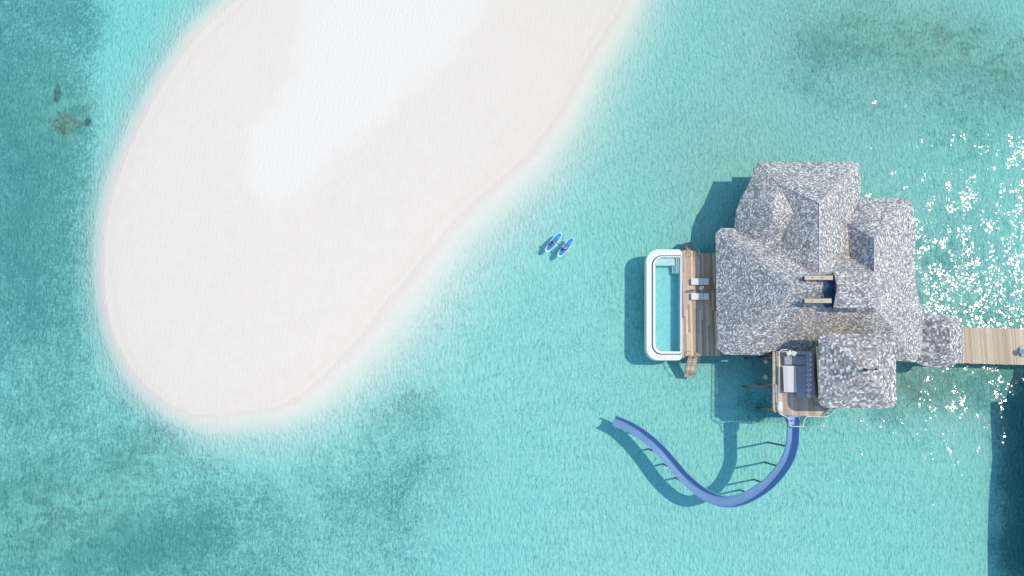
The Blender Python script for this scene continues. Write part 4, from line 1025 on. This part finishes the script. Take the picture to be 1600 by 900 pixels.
for k, (o, tl, ns, lb) in enumerate(info):
    a, b = P(*tl, .05), P(*ns, .05); d = b - a; yaw = math.atan2(d.y, d.x); c = (a + b) / 2
    o.location = (c.x, c.y, .02); o.rotation_euler = (0, 0, yaw); tag(o, lb, 'paddleboard', 'paddleboards on the lagoon')
    fw = Vector((math.cos(yaw), math.sin(yaw), 0)); lf = Vector((-fw.y, fw.x, 0))
    pos = c - fw * (.32 if k == 0 else .30) + lf * .05 + Vector((0, 0, .15))
    if k == 0: kneeler(pos, yaw, 'person in dark shirt with dark hair kneeling on the paddleboard nearer the beach', M['cloth_dark'], M['cloth_pale'], M['hair'], False, -1)[1:]
    else: kneeler(pos, yaw, 'person in white top with red brown hair kneeling on the paddleboard nearer the villa', M['cloth_white'], M['cloth_dark'], M['hair2'], True, 1)
pads = [o for o in bpy.data.objects if o.name.startswith('paddle') and not o.name.startswith('paddleboard') and o.type == 'MESH' and o.parent is None]
for o, lb in zip(pads, ['black paddle held by the person in the dark shirt', 'black paddle held by the person in the white top']): tag(o, lb, 'paddle', 'paddles held on the boards')

# person on the boardwalk
bp_ = P(1598.5, 549, BZ)
J = {'pel': ((0,0,.95), .12), 'sp': ((0,0,1.12), .105), 'ch': ((0,0,1.30), .12), 'nk': ((0,0,1.45), .05), 'nk2': ((.01,0,1.52), .045)}
E = [('pel','sp'),('sp','ch'),('ch','nk'),('nk','nk2')]
for s_, nm in ((1,'l'),(-1,'r')):
    st_x = .16 * s_
    J.update({nm+'hip': ((0,s_*.09,.90),.095), nm+'kn': ((st_x*.6 + .02,s_*.10,.49),.058), nm+'an': ((st_x,s_*.10,.08),.038), nm+'ft': ((st_x+.14,s_*.11,.035),.034),
              nm+'sd': ((0,s_*.165,1.39),.052), nm+'el': ((-.05*s_,s_*.23,1.12),.038), nm+'wr': ((.08,s_*.25,.90),.026)})
    E += [('pel',nm+'hip'),(nm+'hip',nm+'kn'),(nm+'kn',nm+'an'),(nm+'an',nm+'ft'),('ch',nm+'sd'),(nm+'sd',nm+'el'),(nm+'el',nm+'wr')]
v, f = skin_mesh(J, E, 1); mb = MB(); mb.add(v, f); hc = Vector((.02, 0, 1.63)); head_mesh(mb, hc, 0)
for k in ('lwr', 'rwr'): hand(mb, J[k][0], (.2, 0, -1), (1, 0, 0))
wk = mb.build('person', M['skin'], smooth=True, world=False); wk.location = (bp_.x, bp_.y, BZ + .004); wk.rotation_euler = (0, 0, math.pi); wk.scale = (.92, .92, .92); tag(wk, 'person in a wide white dress and dark brimmed hat walking on the boardwalk', 'person')
m = MB(); n_ = 32; vs_ = []; pr_ = [(.66, .30), (.54, .42), (.36, .66), (.19, 1.02), (.15, 1.12), (.17, 1.30), (.15, 1.42), (.08, 1.46)]
for rr, zz in pr_:
    for k in range(n_): a = 2*math.pi*k/n_; r_ = rr * (1 + (.10 * math.sin(a*7 + zz*2) if zz < .9 else 0)); vs_.append((r_*math.cos(a), r_*math.sin(a)*(1 if zz < 1.0 else 1.1), zz))
m.add(vs_, [(i*n_+k, i*n_+(k+1)%n_, (i+1)*n_+(k+1)%n_, (i+1)*n_+k) for i in range(len(pr_) - 1) for k in range(n_)]); m.build('dress', M['cloth_white'], wk, smooth=True, world=False)
m = MB(); m.lathe(0, 0, [(.185, 1.02), (.19, 1.06), (.185, 1.10)], 20); m.build('sash', M['red_cloth'], wk, world=False)
hair_cap(hc, 0, long=True).build('hair', M['hair'], wk, smooth=True, world=False)
m = MB(); m.lathe(.0, 0, [(.37, 1.665), (.38, 1.675), (.14, 1.70), (.125, 1.80), (.09, 1.83)], 26); m.build('hat', M['hat'], wk, smooth=True, world=False)

# ================================================================ coral heads on the bed
def coral(px, py, rx, ry, h, mat, label, seed):
    c = P(px, py, -DEPTH); rs = random.Random(seed); bm = bmesh.new(); bmesh.ops.create_icosphere(bm, subdivisions=5, radius=1)
    ph = [rs.uniform(0, 6) for _ in range(6)]
    for v in bm.verts:
        n = v.co.copy(); k = .86 + .16*math.sin(n.x*5+ph[0])*math.sin(n.y*6+ph[1]) + .14*math.sin(n.x*13+ph[2]+n.z*7)*math.sin(n.y*15+ph[3]) + .13*rs.uniform(-1,1)
        v.co = Vector((n.x*rx/13*k, n.y*ry/13*k, n.z*h*k))
    me = bpy.data.meshes.new('coral_head'); bm.to_mesh(me); bm.free(); me.materials.append(mat)
    o = bpy.data.objects.new('coral_head', me); col.objects.link(o); o.location = (c.x, c.y, -DEPTH - .05); tag(o, label, 'coral', 'corals left of the sandbank')
coral(104, 193, 31, 24, .16, M['coral'], 'wide round brown coral patch under water left of the sandbank', 1)
coral(90, 146, 6, 17, .3, M['coral_dark'], 'narrow dark coral just above the brown patch', 2)
coral(138, 191, 6, 9, .3, M['coral_dark'], 'small dark coral at the right side of the brown patch', 3)
